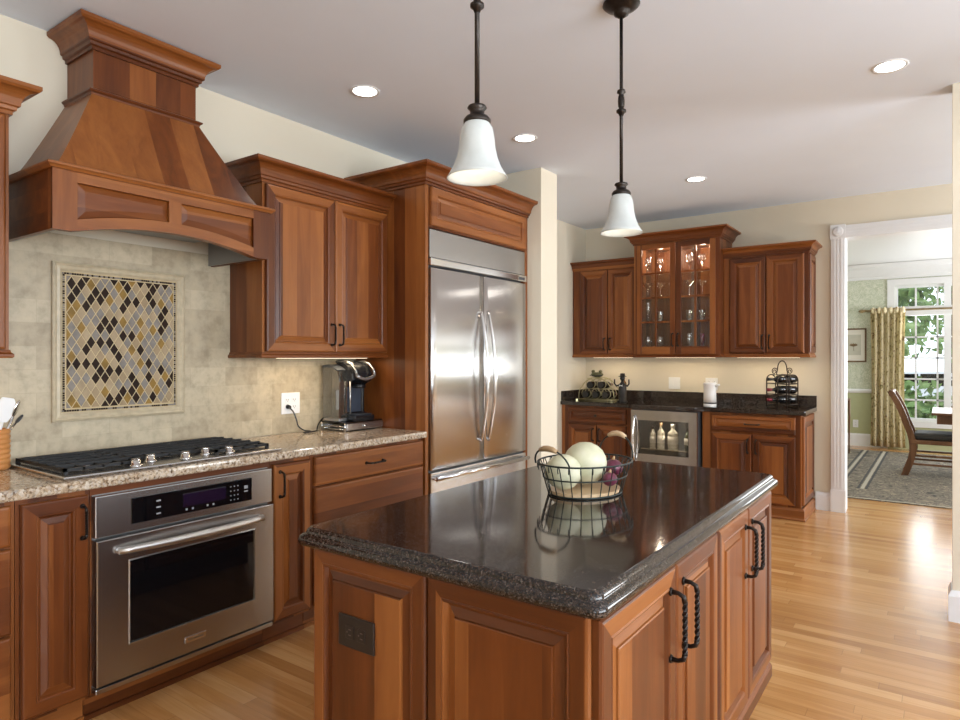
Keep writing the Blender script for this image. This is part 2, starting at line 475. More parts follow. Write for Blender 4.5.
def crown_prof(z, h=0.115, p=0.085, top=0.012):
    k = h / 0.115; q = p / 0.085
    pr = [(0.0, z), (0.010 * q, z), (0.010 * q, z + 0.014 * k), (0.020 * q, z + 0.018 * k), (0.022 * q, z + 0.030 * k), (0.030 * q, z + 0.034 * k)]
    for i in range(1, 7):
        a = i / 6 * PI / 2
        pr.append(((0.030 + 0.047 * (1 - math.cos(a))) * q, z + (0.034 + 0.058 * math.sin(a)) * k))
    pr += [(0.081 * q, z + 0.096 * k), (0.085 * q, z + 0.100 * k), (0.085 * q, z + h), (0.0, z + h)]
    return pr


def rail_prof(z):
    return [(0, z), (0.010, z), (0.014, z + 0.006), (0.014, z + 0.014), (0.006, z + 0.022), (0.004, z + 0.032), (0, z + 0.032)]


# ------------------------------------------------------------------ room shell
CZ = 2.86          # ceiling
XL = -3.25         # cooking wall
YF = 6.70          # bar wall
struct('floor', box(-3.6, 4.2, -3.1, 12.1, -0.06, 0.0), FLOOR)
struct('ceiling', box(-3.6, 4.2, -3.1, YF + 0.08, CZ, CZ + 0.08), CEIL)
struct('ceiling_dining', box(-3.6, 4.2, YF + 0.08, 12.1, CZ, CZ + 0.08), WHITE)
struct('wall_left', box(XL - 0.15, XL - 0.004, -3.0, 4.40, 0, CZ), WALL)
XA = -3.300
struct('wall_alcove_left', box(XA - 0.10, XA - 0.003, 4.40, YF + 0.16, 0, CZ), WALL)
struct('wall_alcove', box(XA - 0.05, -2.50, 4.31, 4.56, 0, CZ), WALL)
# bar wall with the doorway opening x -0.717..0.85, z ..2.487
YG = YF + 0.004
m = MB(); m.box(XA - 0.1, -0.735, YG, YF + 0.16, 0, CZ); m.box(0.87, 3.55, YG, YF + 0.16, 0, CZ); m.box(-0.735, 0.87, YG, YF + 0.16, 2.505, CZ)
struct('wall_far', m, WALL)
struct('wall_block', box(0.045, 1.30, 4.27, 4.42, 0, CZ), WALL)
# side wall (x=3.4) and near wall (y=-2.8) with their windows; bar-end opening added for light
m = MB(); m.box(3.40, 3.55, -2.95, -1.6, 0, CZ); m.box(3.40, 3.55, 2.8, 4.8, 0, CZ); m.box(3.40, 3.55, 6.3, YF, 0, CZ); m.box(3.40, 3.55, 4.8, 6.3, 0, 0.85); m.box(3.40, 3.55, 4.8, 6.3, 2.4, CZ); m.box(3.40, 3.55, -1.6, 2.8, 0, 0.85); m.box(3.40, 3.55, -1.6, 2.8, 2.4, CZ)
struct('wall_right', m, WALL)
m = MB(); m.box(XL, 0.8, -2.95, -2.80, 0, CZ); m.box(2.2, 3.55, -2.95, -2.80, 0, CZ); m.box(0.8, 2.2, -2.95, -2.80, 2.35, CZ); m.box(0.8, 2.2, -2.95, -2.8, 0, 0.9)
struct('wall_near', m, WALL)


def window(name, axis, p, a0, a1, z0, z1, nu, nz, casing=0.09, side=1, extra_z=()):
    """glazed opening in a wall normal to axis at coordinate p; frame + panes + muntins"""
    root = bpy.data.objects.new(name, None); COL.objects.link(root); root['kind'] = 'structure'
    c = ((p, (a0 + a1) / 2, z0) if axis == 'x' else ((a0 + a1) / 2, p, z0)); root.location = c; WORLD[root.name] = Vector(c)

    def B(mb, u0, u1, d0, d1, w0, w1):
        if axis == 'x': mb.box(min(p + d0, p + d1), max(p + d0, p + d1), u0, u1, w0, w1)
        else: mb.box(u0, u1, min(p + d0, p + d1), max(p + d0, p + d1), w0, w1)
    f = MB(); k = casing; s = side
    for (u0, u1, w0, w1) in ((a0 - k, a0, z0 - k, z1 + k), (a1, a1 + k, z0 - k, z1 + k), (a0, a1, z1, z1 + k), (a0, a1, z0 - k, z0)):
        B(f, u0, u1, s * 0.0, s * 0.022, w0, w1)
    e = 0.04
    for (u0, u1, w0, w1) in ((a0, a0 + e, z0, z1), (a1 - e, a1, z0, z1), (a0 + e, a1 - e, z1 - e, z1), (a0 + e, a1 - e, z0, z0 + e)):
        B(f, u0, u1, -s * 0.10, -s * 0.02, w0, w1)
    for (b0, b1) in extra_z: B(f, a0 + e, a1 - e, -s * 0.09, s * 0.02, b0, b1)
    obj('window_frame', f, WHITE, root)
    mu = MB(); g = 0.012
    for i in range(1, nu):
        u = a0 + (a1 - a0) * i / nu; B(mu, u - g, u + g, -s * 0.075, -s * 0.045, z0, z1)
    for i in range(1, nz):
        w = z0 + (z1 - z0) * i / nz; B(mu, a0, a1, -s * 0.075, -s * 0.045, w - g, w + g)
    if nu > 1 or nz > 1: obj('muntins', mu, WHITE, root)
    pn = MB(); B(pn, a0, a1, -s * 0.063, -s * 0.059, z0, z1); obj('pane', pn, PANE, root)
    return root


window('window_2', 'x', 3.40, -1.6, 2.8, 0.85, 2.4, 4, 2, side=-1)
window('window_bar_added', 'x', 3.40, 4.8, 6.3, 0.85, 2.4, 2, 2, side=-1)  # unseen window added to bring light to the bar end
window('window_3', 'y', -2.80, 0.8, 2.2, 0.9, 2.35, 2, 2, side=1)

# doorway casing (rosette corner blocks) and jamb
m = MB()
m.box(-0.826, -0.717, YF - 0.022, YF, 0.0, 2.487); m.box(0.85, 0.96, YF - 0.022, YF, 0.0, 2.487)
for k in (0.25, 0.5, 0.75):
    m.box(-0.826 + 0.109 * k - 0.006, -0.826 + 0.109 * k + 0.006, YF - 0.027, YF - 0.022, 0.22, 2.487)
m.box(-0.832, -0.711, YF - 0.028, YF, 0.0, 0.20); m.box(-0.717, 0.85, YF - 0.022, YF, 2.487, 2.600)
for k in (0.25, 0.5, 0.75): m.box(-0.717, 0.85, YF - 0.027, YF - 0.022, 2.487 + 0.113 * k - 0.006, 2.487 + 0.113 * k + 0.006)
m.box(-0.832, -0.711, YF - 0.030, YF, 2.484, 2.610); m.lathe([(0.045, 0), (0.045, -0.006), (0.03, -0.003), (0.018, -0.008), (0.001, -0.010)], (-0.7715, YF - 0.030, 2.547), 20, axis='y')
m.box(-0.737, -0.717, YF, YF + 0.16, 0, 2.487); m.box(0.85, 0.87, YF, YF + 0.16, 0, 2.487); m.box(-0.737, 0.87, YF, YF + 0.16, 2.487, 2.507)
m.box(-0.826, -0.717, YF + 0.16, YF + 0.182, 0, 2.487); m.box(0.85, 0.96, YF + 0.16, YF + 0.182, 0, 2.487); m.box(-0.826, 0.96, YF + 0.16, YF + 0.182, 2.487, 2.60)
struct('trim_1', m, WHITE)


def baseboard(name, path, h=0.165):
    pr = [(0, 0), (0.018, 0), (0.018, h - 0.03), (0.012, h - 0.012), (0.006, h), (0, h)]
    return struct(name, MB().molding(path, pr), WHITE)


baseboard('baseboard_far', [(-0.955, YF), (-0.832, YF)])
baseboard('baseboard_block', [(0.045, 4.42), (0.045, 4.27), (1.30, 4.27)])
baseboard('baseboard_right', [(3.40, 6.7), (3.40, -2.8)])
baseboard('baseboard_alcove', [(XL, 4.31), (-2.50, 4.31), (-2.50, 4.56), (XL, 4.56)])

# backsplash: travertine between counter and uppers, up behind the hood
m = MB(); m.box(XL, XL + 0.012, 0.1, 3.09, 0.945, 1.43); m.box(XL, XL + 0.012, 0.98, 2.14, 1.43, 1.96)
o = struct('wall_tiles', m, TILE)

# ------------------------------------------------------------------ dining room shell
DY = 11.9
PAPER = pattern('pale_green_wallpaper', [(0.36, (0.52, 0.56, 0.44)), (0.48, (0.72, 0.73, 0.62)), (0.56, (0.47, 0.52, 0.38)), (0.68, (0.66, 0.68, 0.56))], 16, 0.8, distort=2.0)
SAGE = plain('sage_green_paint', (0.44, 0.46, 0.27), 0.7, noise=0.02)
DW0, DW1, DWZ0, DWZ1 = -0.60, 3.20, 0.44, 2.52
m = MB()
for (a, b, z0, z1, mi) in ((-3.3, DW0, 0, 0.875, 1), (-3.3, DW0, 0.875, CZ, 0), (DW1, 3.95, 0, 0.875, 1), (DW1, 3.95, 0.875, CZ, 0), (DW0, DW1, 0, DWZ0, 1), (DW0, DW1, DWZ1, CZ, 0)):
    m.box(a, b, DY, DY + 0.15, z0, z1, mi=mi)
struct('wall_dining', m, [PAPER, SAGE])
m = MB(); m.box(-2.6, -2.45, YF + 0.16, DY, 0, CZ); struct('wall_dining_left', m, PAPER)
m = MB(); m.box(3.8, 3.95, YF + 0.16, 7.8, 0, CZ); m.box(3.8, 3.95, 10.6, DY, 0, CZ); m.box(3.8, 3.95, 7.8, 10.6, 0, .7); m.box(3.8, 3.95, 7.8, 10.6, 2.4, CZ); struct('wall_dining_right', m, PAPER)
window('window_4', 'x', 3.80, 7.8, 10.6, 0.7, 2.4, 4, 3, side=-1)
struct('trim_2', MB().molding([(-2.45, DY), (DW0 - 0.09, DY)], [(0, 0.845), (0.018, 0.845), (0.03, 0.87), (0.03, 0.885), (0.012, 0.91), (0, 0.91)]), WHITE)
baseboard('baseboard_dining', [(-2.45, DY), (DW0 - 0.09, DY)], 0.20)
struct('trim_3', MB().molding([(-2.45, DY), (3.8, DY)], [(0, 2.63), (0.02, 2.63), (0.02, 2.67), (0.05, 2.70), (0.10, 2.78), (0.16, 2.81), (0.20, 2.855), (0, 2.855)]), WHITE)
# window: transom over tall sashes
window('window_1', 'y', DY, DW0, DW1, DWZ0, DWZ1, 14, 1, casing=0.095, side=-1, extra_z=((2.05, 2.19),))
m = MB()
for z in (0.44 + 0.32 * i for i in range(1, 5)): m.box(DW0, DW1, DY + 0.045, DY + 0.075, z - 0.012, z + 0.012)
for x in (0.02, 1.02, 2.02): m.box(x - 0.0, x + 0.09, DY - 0.01, DY + 0.09, DWZ0, DWZ1)
struct('trim_4', m, WHITE)

# ------------------------------------------------------------------ cooking wall: base run
XC = -2.645       # face-frame plane of base cabinets; doors stand 0.022 proud
KICK = 0.105
CT = 0.945        # counter top


def base_box(root, y0, y1, top=0.905, front=XC, kick=True):
    obj('body', box(XL, front, y0, y1, KICK, top), [WZ], root)
    if kick:
        m = MB(); m.box(XL, front - 0.055, y0, y1, 0.0, KICK); m.box(front - 0.055, front - 0.043, y0, y1, 0.0, 0.02)
        obj('toe_kick', m, [WY], root)


# drawers at the frame's edge
t = thing('drawer_cabinet', 'cherry drawer cabinet at the frame edge, beside the tall door left of the oven', 'cabinet', (-2.95, 0.5, 0))
base_box(t, 0.15, 0.900)
for z0, z1 in ((0.745, 0.888), (0.44, 0.737), (0.125, 0.432)):
    d = panel_door('drawer', t, (XC, 0.17, z0), LEFT, 0.715, z1 - z0, flat=(z1 - z0) < 0.2)
    pull(d, (XC + 0.022, 0.52, (z0 + z1) / 2), LEFT, 0.13, False)
# single tall door
t = thing('base_cabinet', 'narrow cherry base cabinet with one tall door, between drawers and oven', 'cabinet', (-2.95, 1.02, 0))
base_box(t, 0.902, 1.145)
d = panel_door('door', t, (XC, 0.914, 0.122), LEFT, 0.222, 0.762)
pull(d, (XC + 0.022, 1.112, 0.785), LEFT, 0.12)
# oven housing
t = thing('oven_cabinet', 'cherry oven housing framing the steel wall oven under the cooktop', 'cabinet', (-2.95, 1.55, 0))
m = MB(); m.box(XL, XC, 1.147, 1.153, KICK, 0.905); m.box(XL, XC, 1.947, 1.957, KICK, 0.905); m.box(XL, XC, 1.153, 1.947, 0.875, 0.905); m.box(XL, XC, 1.153, 1.947, KICK, 0.118)
obj('body', m, [WY], t)
m = MB(); m.box(XL, XC - 0.055, 1.147, 1.957, 0, KICK); m.box(XC - 0.055, XC - 0.043, 1.147, 1.957, 0, 0.02); obj('toe_kick', m, [WY], t)
# narrow cabinet right of oven
t = thing('base_cabinet', 'narrow cherry base cabinet between the oven and the wide drawers', 'cabinet', (-2.95, 2.08, 0))
base_box(t, 1.959, 2.203)
d = panel_door('door', t, (XC, 1.970, 0.122), LEFT, 0.222, 0.762)
pull(d, (XC + 0.022, 2.003, 0.785), LEFT, 0.12)
# wide drawers
t = thing('drawer_cabinet', 'wide cherry drawer cabinet below the coffee maker, beside the refrigerator', 'cabinet', (-2.95, 2.65, 0))
base_box(t, 2.205, 3.088)
for z0, z1 in ((0.738, 0.888), (0.122, 0.730)):
    d = panel_door('drawer', t, (XC, 2.222, z0), LEFT, 0.852, z1 - z0, flat=True)
    pull(d, (XC + 0.022, 2.648, (z0 + z1) / 2), LEFT, 0.13, False)


def countertop(name, outline, z0, z1, mat, label, bev=0.012):
    mb = MB(); mb.poly_prism(outline, 'z', z0, z1)
    es = [e for e in mb.bm.edges if abs(e.verts[0].co.z - e.verts[1].co.z) < 1e-6]
    bmesh.ops.bevel(mb.bm, geom=es, offset=bev, segments=3, affect='EDGES', profile=0.6)
    o = obj(name, mb, mat); tag(o, label, 'countertop'); return o


countertop('countertop', [(XL + 0.013, 0.12), (-2.600, 0.12), (-2.600, 3.078), (-2.608, 3.087), (XL + 0.013, 3.087)], 0.9055, CT, GR_LIGHT, 'speckled beige granite countertop carrying the cooktop and coffee maker')

# oven
t = thing('wall_oven', 'stainless steel built-in wall oven with dark window and bar handle', 'oven', (-2.95, 1.55, 0.12))
FX = -2.632
obj('body', box(-3.20, FX - 0.012, 1.155, 1.945, 0.1185, 0.874), GREYLINER, t)
m = MB(); m.box(FX - 0.012, FX + 0.020, 1.152, 1.948, 0.712, 0.872, 0.004)
cpn = obj('control_panel', m, STEEL, t)
m = MB(); m.box(FX + 0.018, FX + 0.0225, 1.285, 1.835, 0.742, 0.845, 0.002); obj('display', m, BLKGLASS, cpn)
m = MB()
m.box(FX + 0.0226, FX + 0.0236, 1.50, 1.70, 0.770, 0.825)
obj('screen', m, plain('violet_display', (0.012, 0.006, 0.02), 0.1), cpn)
BTN = plain('pale_button_print', (0.30, 0.30, 0.32), 0.4)


def btn(y0, y1, z0, z1): obj('button', box(FX + 0.0226, FX + 0.0242, y0, y1, z0, z1), BTN, cpn)


for i in range(3): btn(1.385, 1.403, 0.762 + i * 0.026, 0.768 + i * 0.026)
for r in range(4):
    for c in range(3): btn(1.722 + c * 0.018, 1.727 + c * 0.018, 0.757 + r * 0.02, 0.762 + r * 0.02)
for i in range(4):
    u = 1.515 + i * 0.028 + (0.04 if i > 1 else 0); btn(u - .004, u + .004, 0.754, 0.762)
btn(1.793, 1.812, 0.800, 0.814); btn(1.793, 1.812, 0.785, 0.791)
# door with window
m = MB()
y0, y1, z0, z1 = 1.152, 1.948, 0.150, 0.704; wy0, wy1, wz0, wz1 = 1.278, 1.836, 0.285, 0.600
rings = [[(FX - 0.012, y0, z0), (FX - 0.012, y1, z0), (FX - 0.012, y1, z1), (FX - 0.012, y0, z1)]]
rings.append([(FX + 0.030, a, b) for a, b in ((y0, z0), (y1, z0), (y1, z1), (y0, z1))])
rings.append([(FX + 0.034, a, b) for a, b in ((y0 + .004, z0 + .004), (y1 - .004, z0 + .004), (y1 - .004, z1 - .004), (y0 + .004, z1 - .004))])
rings.append([(FX + 0.034, a, b) for a, b in ((wy0 - .010, wz0 - .010), (wy1 + .010, wz0 - .010), (wy1 + .010, wz1 + .010), (wy0 - .010, wz1 + .010))])
rings.append([(FX + 0.037, a, b) for a, b in ((wy0 - .005, wz0 - .005), (wy1 + .005, wz0 - .005), (wy1 + .005, wz1 + .005), (wy0 - .005, wz1 + .005))])
rings.append([(FX + 0.024, a, b) for a, b in ((wy0, wz0), (wy1, wz0), (wy1, wz1), (wy0, wz1))])
R = [[m.bm.verts.new(p) for p in r] for r in rings]
for A, B in zip(R, R[1:]):
    for k in range(4): m.face([A[k], A[(k + 1) % 4], B[(k + 1) % 4], B[k]])
m.face(R[0][::-1]); m.face(R[-1])
dr = obj('door', m, STEEL, t)
obj('window_glass', box(FX + 0.0245, FX + 0.030, wy0, wy1, wz0, wz1), BLKGLASS, dr)
m = MB(); hz = 0.655
pts = []
for i in range(17):
    u = -1 + i / 8; pts.append((FX + 0.050 + 0.034 * (1 - u * u), 1.55 + u * 0.325, hz))
m.tube(pts, [0.014 + 0.003 * (1 - abs(-1 + i / 8)) for i in range(17)], 12)
for s in (-1, 1): m.tube([(FX + 0.032, 1.55 + s * 0.318, hz), (FX + 0.055, 1.55 + s * 0.318, hz)], 0.012, 12)
obj('handle', m, SATIN, dr)
bd = obj('badge', box(FX + 0.0335, FX + 0.0370, 1.500, 1.596, 0.196, 0.220, 0.001), CHROME, dr)


def lettering(text, size, loc, rot, mat, parent, name='lettering'):
    cu = bpy.data.curves.new(name, 'FONT'); cu.body = text; cu.size = size; cu.align_x = 'CENTER'; cu.align_y = 'CENTER'; cu.extrude = 0.0004
    o = bpy.data.objects.new(name, cu)
    me = bpy.data.meshes.new_from_object(o); bpy.data.objects.remove(o)
    me.materials.append(mat)
    o = bpy.data.objects.new(name, me); COL.objects.link(o); o.parent = parent; o.rotation_euler = rot
    o.location = Vector(loc) - WORLD[parent.name]; WORLD[o.name] = Vector(loc)
    return o


lettering('KitchenAid', 0.0155, (FX + 0.0372, 1.548, 0.208), (PI / 2, 0, PI / 2), BLACK, dr)
obj('bottom_trim', box(FX - 0.010, FX + 0.024, 1.152, 1.948, 0.120, 0.140, 0.003), STEEL, t)

# cooktop
t = thing('cooktop', 'steel gas cooktop with black iron grates and five knobs on beige granite', 'cooktop', (-2.92, 1.545, CT))
m = MB(); m.box(-3.195, -2.645, 1.058, 2.032, CT + 0.0005, CT + 0.013, 0.005); obj('base_plate', m, STEEL, t)
GZ = 0.978
for gi, (a, b) in enumerate(((1.085, 1.372), (1.378, 1.712), (1.718, 2.005))):
    m = MB(); fx0 = -3.175; fx1 = -2.715 if gi != 1 else -2.80
    for (p0, p1) in (((fx0, a), (fx1, a)), ((fx0, b), (fx1, b))):
        m.box(p0[0], p1[0], p0[1] - (0 if p0[1] == a else 0.012), p0[1] + (0.012 if p0[1] == a else 0), GZ - 0.012, GZ)
    for x in (fx0, fx1 - 0.012): m.box(x, x + 0.012, a, b, GZ - 0.012, GZ)
    n = 6
    for i in range(1, n):
        x = fx0 + (fx1 - fx0) * i / n; m.box(x - 0.004, x + 0.004, a, b, GZ - 0.008, GZ + 0.006)
    for i in (1, 2, 3):
        y = a + (b - a) * i / 4; m.box(fx0, fx1, y - 0.005, y + 0.005, GZ - 0.012, GZ - 0.001)
    for x in (fx0, fx1 - 0.014):
        for y in (a, b - 0.014): m.box(x, x + 0.014, y, y + 0.014, CT + 0.012, GZ - 0.010)
    obj('grate', m, BLACK, t)
for (x, y, r) in ((-3.06, 1.23, 0.045), (-2.85, 1.23, 0.036), (-2.98, 1.545, 0.058), (-3.06, 1.86, 0.036), (-2.85, 1.86, 0.045)):
    m = MB(); m.lathe([(r * 1.3, 0.012), (r * 1.3, 0.016), (r, 0.017), (r, 0.022)], (x, y, CT), 20); bn = obj('burner', m, CHROME, t)
    m = MB(); m.lathe([(r * 0.9, 0.0222), (r * 0.9, 0.028), (r * 0.6, 0.031), (0.001, 0.031)], (x, y, CT), 20); obj('burner_cap', m, BLACK, bn)
for (x, y) in ((-2.695, 1.345), (-2.762, 1.440), (-2.715, 1.570), (-2.762, 1.695), (-2.715, 1.785)):
    m = MB(); m.lathe([(0.026, 0.0125), (0.026, 0.017), (0.019, 0.019), (0.017, 0.034), (0.013, 0.038), (0.001, 0.038)], (x, y, CT), 16)
    m.box(x - 0.004, x + 0.004, y - 0.017, y + 0.017, CT + 0.036, CT + 0.043); obj('knob', m, CHROME, t)

# ------------------------------------------------------------------ range hood
HC = 1.551
t = thing('range_hood', 'tall cherry range hood with arched front and flared chimney above cooktop', 'range hood', (-3.0, HC, 1.9))
HX = -2.760; hw = 0.487; zb, zt = 1.895, 2.128
y0, y1 = HC - hw, HC + hw
AW = hw - 0.075


def arch(y, base=zb, rise=0.055):
    u = (y - HC) / AW
    return base + (rise * (1 - u * u) if abs(u) < 1 else 0.0)


def arch_poly(a, b, lowf, highf, n=24):
    ys = [a + (b - a) * i / n for i in range(n + 1)]
    return [(y, lowf(y)) for y in ys] + [(y, highf(y)) for y in reversed(ys)]


m = MB()
m.box(XL + 0.012, HX - 0.040, y0, y0 + 0.02, zb, zt); m.box(XL + 0.012, HX - 0.040, y1 - 0.02, y1, zb, zt)      # sides
m.box(XL + 0.012, HX - 0.040, y0 + 0.02, y1 - 0.02, zt - 0.012, zt)
obj('side_panel', m, [WY], t)
m = MB()
m.poly_prism(arch_poly(y0, y1, lambda y: arch(y), lambda y: zt), 'x', HX - 0.040, HX - 0.016)
for (a, b) in ((y0, y0 + 0.088), (y1 - 0.088, y1)): m.poly_prism(arch_poly(a, b, arch, lambda y: zt, 4), 'x', HX - 0.016, HX, mi=1)
m.poly_prism(arch_poly(y0 + 0.088, y1 - 0.088, arch, lambda y: arch(y) + 0.045), 'x', HX - 0.016, HX)
m.box(HX - 0.016, HX, y0 + 0.088, y1 - 0.088, zt - 0.040, zt)
m.poly_prism(arch_poly(HC - 0.028, HC + 0.028, lambda y: arch(y) + 0.045, lambda y: zt - 0.04, 4), 'x', HX - 0.016, HX, mi=1)
obj('front_board', m, [WY, WZ], t)
for (a, b) in ((y0 + 0.088, HC - 0.028), (HC + 0.028, y1 - 0.088)):
    m = MB(); lo = lambda y: arch(y) + 0.045
    def ring(ins, x, n=16):
        ys = [a + ins + (b - a - 2 * ins) * i / n for i in range(n + 1)]
        return [m.bm.verts.new((x, y, lo(y) + ins)) for y in ys] + [m.bm.verts.new((x, y, zt - 0.04 - ins)) for y in reversed(ys)]
    R = [ring(0, HX - 0.016), ring(0.004, HX - 0.012), ring(0.026, HX - 0.004), ring(0.029, HX - 0.003)]
    for A, B in zip(R, R[1:]):
        for k in range(len(A)): m.face([A[k], A[(k + 1) % len(A)], B[(k + 1) % len(A)], B[k]])
    m.face(R[-1])
    obj('raised_panel', m, [WY], t)
m = MB(); m.molding([(XL + 0.012, y0), (HX, y0), (HX, y1), (XL + 0.012, y1)],
                    [(0, zt), (0.012, zt), (0.016, zt + 0.006), (0.024, zt + 0.012), (0.024, zt + 0.020), (0.010, zt + 0.026), (0, zt + 0.028)])
m.box(XL + 0.012, HX, y0, y1, zt, zt + 0.022)
obj('lower_molding', m, [WY], t)
# flared skirt
m = MB(); zs0, zs1 = zt + 0.020, 2.545
rings = []
for k in range(9):
    f = k / 8; g = f ** 0.92
    hwk = 0.462 + (0.246 - 0.462) * g; xk = -2.792 + (-2.988 + 2.792) * g; z = zs0 + (zs1 - zs0) * f
    rings.append([m.bm.verts.new(p) for p in ((XL, HC - hwk, z), (xk, HC - hwk, z), (xk, HC + hwk, z), (XL, HC + hwk, z))])
for A, B in zip(rings, rings[1:]):
    for k in range(3): m.face([A[k], A[k + 1], B[k + 1], B[k]])
    m.face([A[3], A[0], B[0], B[3]])
m.face(rings[0][::-1]); m.face(rings[-1])
obj('skirt', m, [WS], t)
cw = 0.237; cx = -2.998
m = MB(); m.box(XL, cx, HC - cw, HC + cw, zs1, 2.853); ch = obj('chimney', m, [WS], t)
m = MB(); m.molding([(XL, HC - cw), (cx, HC - cw), (cx, HC + cw), (XL, HC + cw)],
                    [(0, zs1 - 0.006), (0.012, zs1 - 0.006), (0.016, zs1 + 0.004), (0.024, zs1 + 0.010), (0.024, zs1 + 0.016), (0.008, zs1 + 0.024), (0, zs1 + 0.024)])
obj('upper_molding', m, [WY], t)
m = MB(); m.molding([(XL, HC - cw), (cx, HC - cw), (cx, HC + cw), (XL, HC + cw)], crown_prof(2.737, 0.116, 0.084)); obj('crown_molding', m, [WY], t)
# liner
m = MB()
for s in (-1, 1):
    ya = HC + s * (hw - 0.022); m.box(XL + 0.012, HX - 0.045, min(ya, ya - s * 0.012), max(ya, ya - s * 0.012), 1.898, 2.10)
m.box(XL + 0.012, HX - 0.045, y0 + 0.03, y1 - 0.03, 2.03, 2.05); m.box(XL + 0.05, HX - 0.10, HC - 0.35, HC + 0.35, 2.005, 2.03)
obj('liner', m, GREYLINER, t)

# mosaic panel
t = thing('tile_mosaic', 'framed diamond mosaic of brown, grey and gold tiles behind the cooktop', 'mosaic', (XL + 0.012, 1.552, 1.12))
X0 = XL + 0.0125
MOSF = plain('tan_stone_frame', (0.50, 0.42, 0.29), 0.4, noise=0.12, nscale=30)
ma, mbb, mz0, mz1 = 1.243, 1.862, 1.112, 1.834
m = MB(); pr = [(0, 0), (0, 0.014), (0.010, 0.020), (0.018, 0.014), (0.030, 0.016), (0.040, 0.008), (0.040, 0)]
R = [[m.bm.verts.new((X0 + d, y, z)) for y, z in ((ma + i, mz0 + i), (mbb - i, mz0 + i), (mbb - i, mz1 - i), (ma + i, mz1 - i))] for i, d in pr]
for A, B in zip(R, R[1:] + R[:1]):
    for k in range(4): m.face([A[k], A[(k + 1) % 4], B[(k + 1) % 4], B[k]])
obj('frame', m, MOSF, t)
GROUT = plain('cream_grout', (0.55, 0.43, 0.25), 0.7, noise=0.05)
ia, ib, iz0, iz1 = ma + 0.040, mbb - 0.040, mz0 + 0.040, mz1 - 0.040
obj('grout_bed', box(X0, X0 + 0.004, ia, ib, iz0, iz1), GROUT, t)
DIA = [plain('dark_brown_tile', (0.020, 0.0085, 0.004), 0.5, noise=.3, spec=.15), plain('gold_tile', (0.25, 0.145, 0.032), 0.5, noise=.25, spec=.2), plain('grey_tile', (0.22, 0.195, 0.175), 0.5, noise=.2, spec=.2),
       plain('beige_tile', (0.37, 0.28, 0.175), 0.5, noise=.15, spec=.2), plain('tan_tile', (0.32, 0.235, 0.14), 0.5, noise=.1, spec=.2)]
m = MB(); bo = 0.020
ja, jb, jz0, jz1 = ia + bo, ib - bo, iz0 + bo, iz1 - bo
nx, nz = 12, 9; dx = (jb - ja) / nx; dz = (jz1 - jz0) / nz; rnd = random.Random(3)
for r in range(2 * nz + 1):
    for c in range(nx + 1):
        cy = ja + dx * (c + (0.0 if r % 2 == 0 else 0.5)); cz = jz0 + dz * r / 2
        if cy > jb + 1e-6: continue
        pts = [(cy - dx * .43, cz), (cy, cz + dz * .43), (cy + dx * .43, cz), (cy, cz - dz * .43)]
        pts = [(min(max(y, ja), jb), min(max(z, jz0), jz1)) for y, z in pts]
        q = []
        for p in pts:
            if p not in q: q.append(p)
        if len(q) < 3: continue
        k = rnd.choice((0, 0, 0, 0, 1, 1, 1, 2, 2, 2, 2, 3, 3, 3, 4, 4))
        m.poly_prism(q, 'x', X0 + 0.004, X0 + 0.0065, mi=k)
obj('diamond_tiles', m, DIA, t)
m = MB(); s = 0.0105
def chk(y, z, k): m.box(X0 + 0.004, X0 + 0.0065, y, y + s * .82, z, z + s * .82, mi=k)
n = int((ib - ia) / s)
for i in range(n):
    for zz in (iz0 + 0.004, iz1 - 0.0145): chk(ia + i * s, zz, 0 if rnd.random() < .6 else 2)
n = int((iz1 - iz0) / s)
for i in range(1, n - 1):
    for yy in (ia + 0.004, ib - 0.0145): chk(yy, iz0 + i * s, 0 if rnd.random() < .6 else 2)
obj('border_tiles', m, DIA, t)


# ------------------------------------------------------------------ upper cabinets, cooking wall
def light_strip(name, label, x0, x1, y0, y1, z, energy):
    t = thing(name, label, 'light', ((x0 + x1) / 2, (y0 + y1) / 2, z))
    m = MB(); m.box(x0, x1, y0, y1, z - 0.012, z); hs = obj('housing', m, WHITE, t)
    obj('lens', box(x0 + .006, x1 - .006, y0 + .006, y1 - .006, z - 0.0135, z - 0.012), STRIP, t)
    l = bpy.data.lights.new('under_cabinet_lamp', 'AREA'); l.shape = 'RECTANGLE'; l.size = x1 - x0; l.size_y = y1 - y0; l.energy = energy; l.color = (1.0, 0.78, 0.50)
    lo = bpy.data.objects.new('under_cabinet_lamp', l); COL.objects.link(lo); lo.parent = t; lo.location = (0, 0, -0.017)


def upper(label, y0, y1, xf, zb, zt, doors, crown=(0.115, 0.085), returns=(True, True), handle_at=None):
    t = thing('wall_cabinet', label, 'cabinet', ((XL + xf) / 2, (y0 + y1) / 2, zb))
    obj('body', box(XL, xf, y0, y1, zb, zt), [WZ], t)
    path = []
    if returns[0]: path.append((XL + (0.012 if zb > 5 else 0), y0))
    path += [(xf, y0), (xf, y1)]
    if returns[1]: path.append((XL, y1))
    obj('crown_molding', MB().molding(path, crown_prof(zt - 0.002, *crown)), [WY], t)
    obj('light_rail', MB().molding(path, rail_prof(zb - 0.012)), [WY], t)
    for (a, b, hy) in doors:
        d = panel_door('door', t, (xf, a, zb + 0.022), LEFT, b - a, zt - zb - 0.030)
        pull(d, (xf + 0.022, hy, zb + 0.125), LEFT, 0.12)
    return t


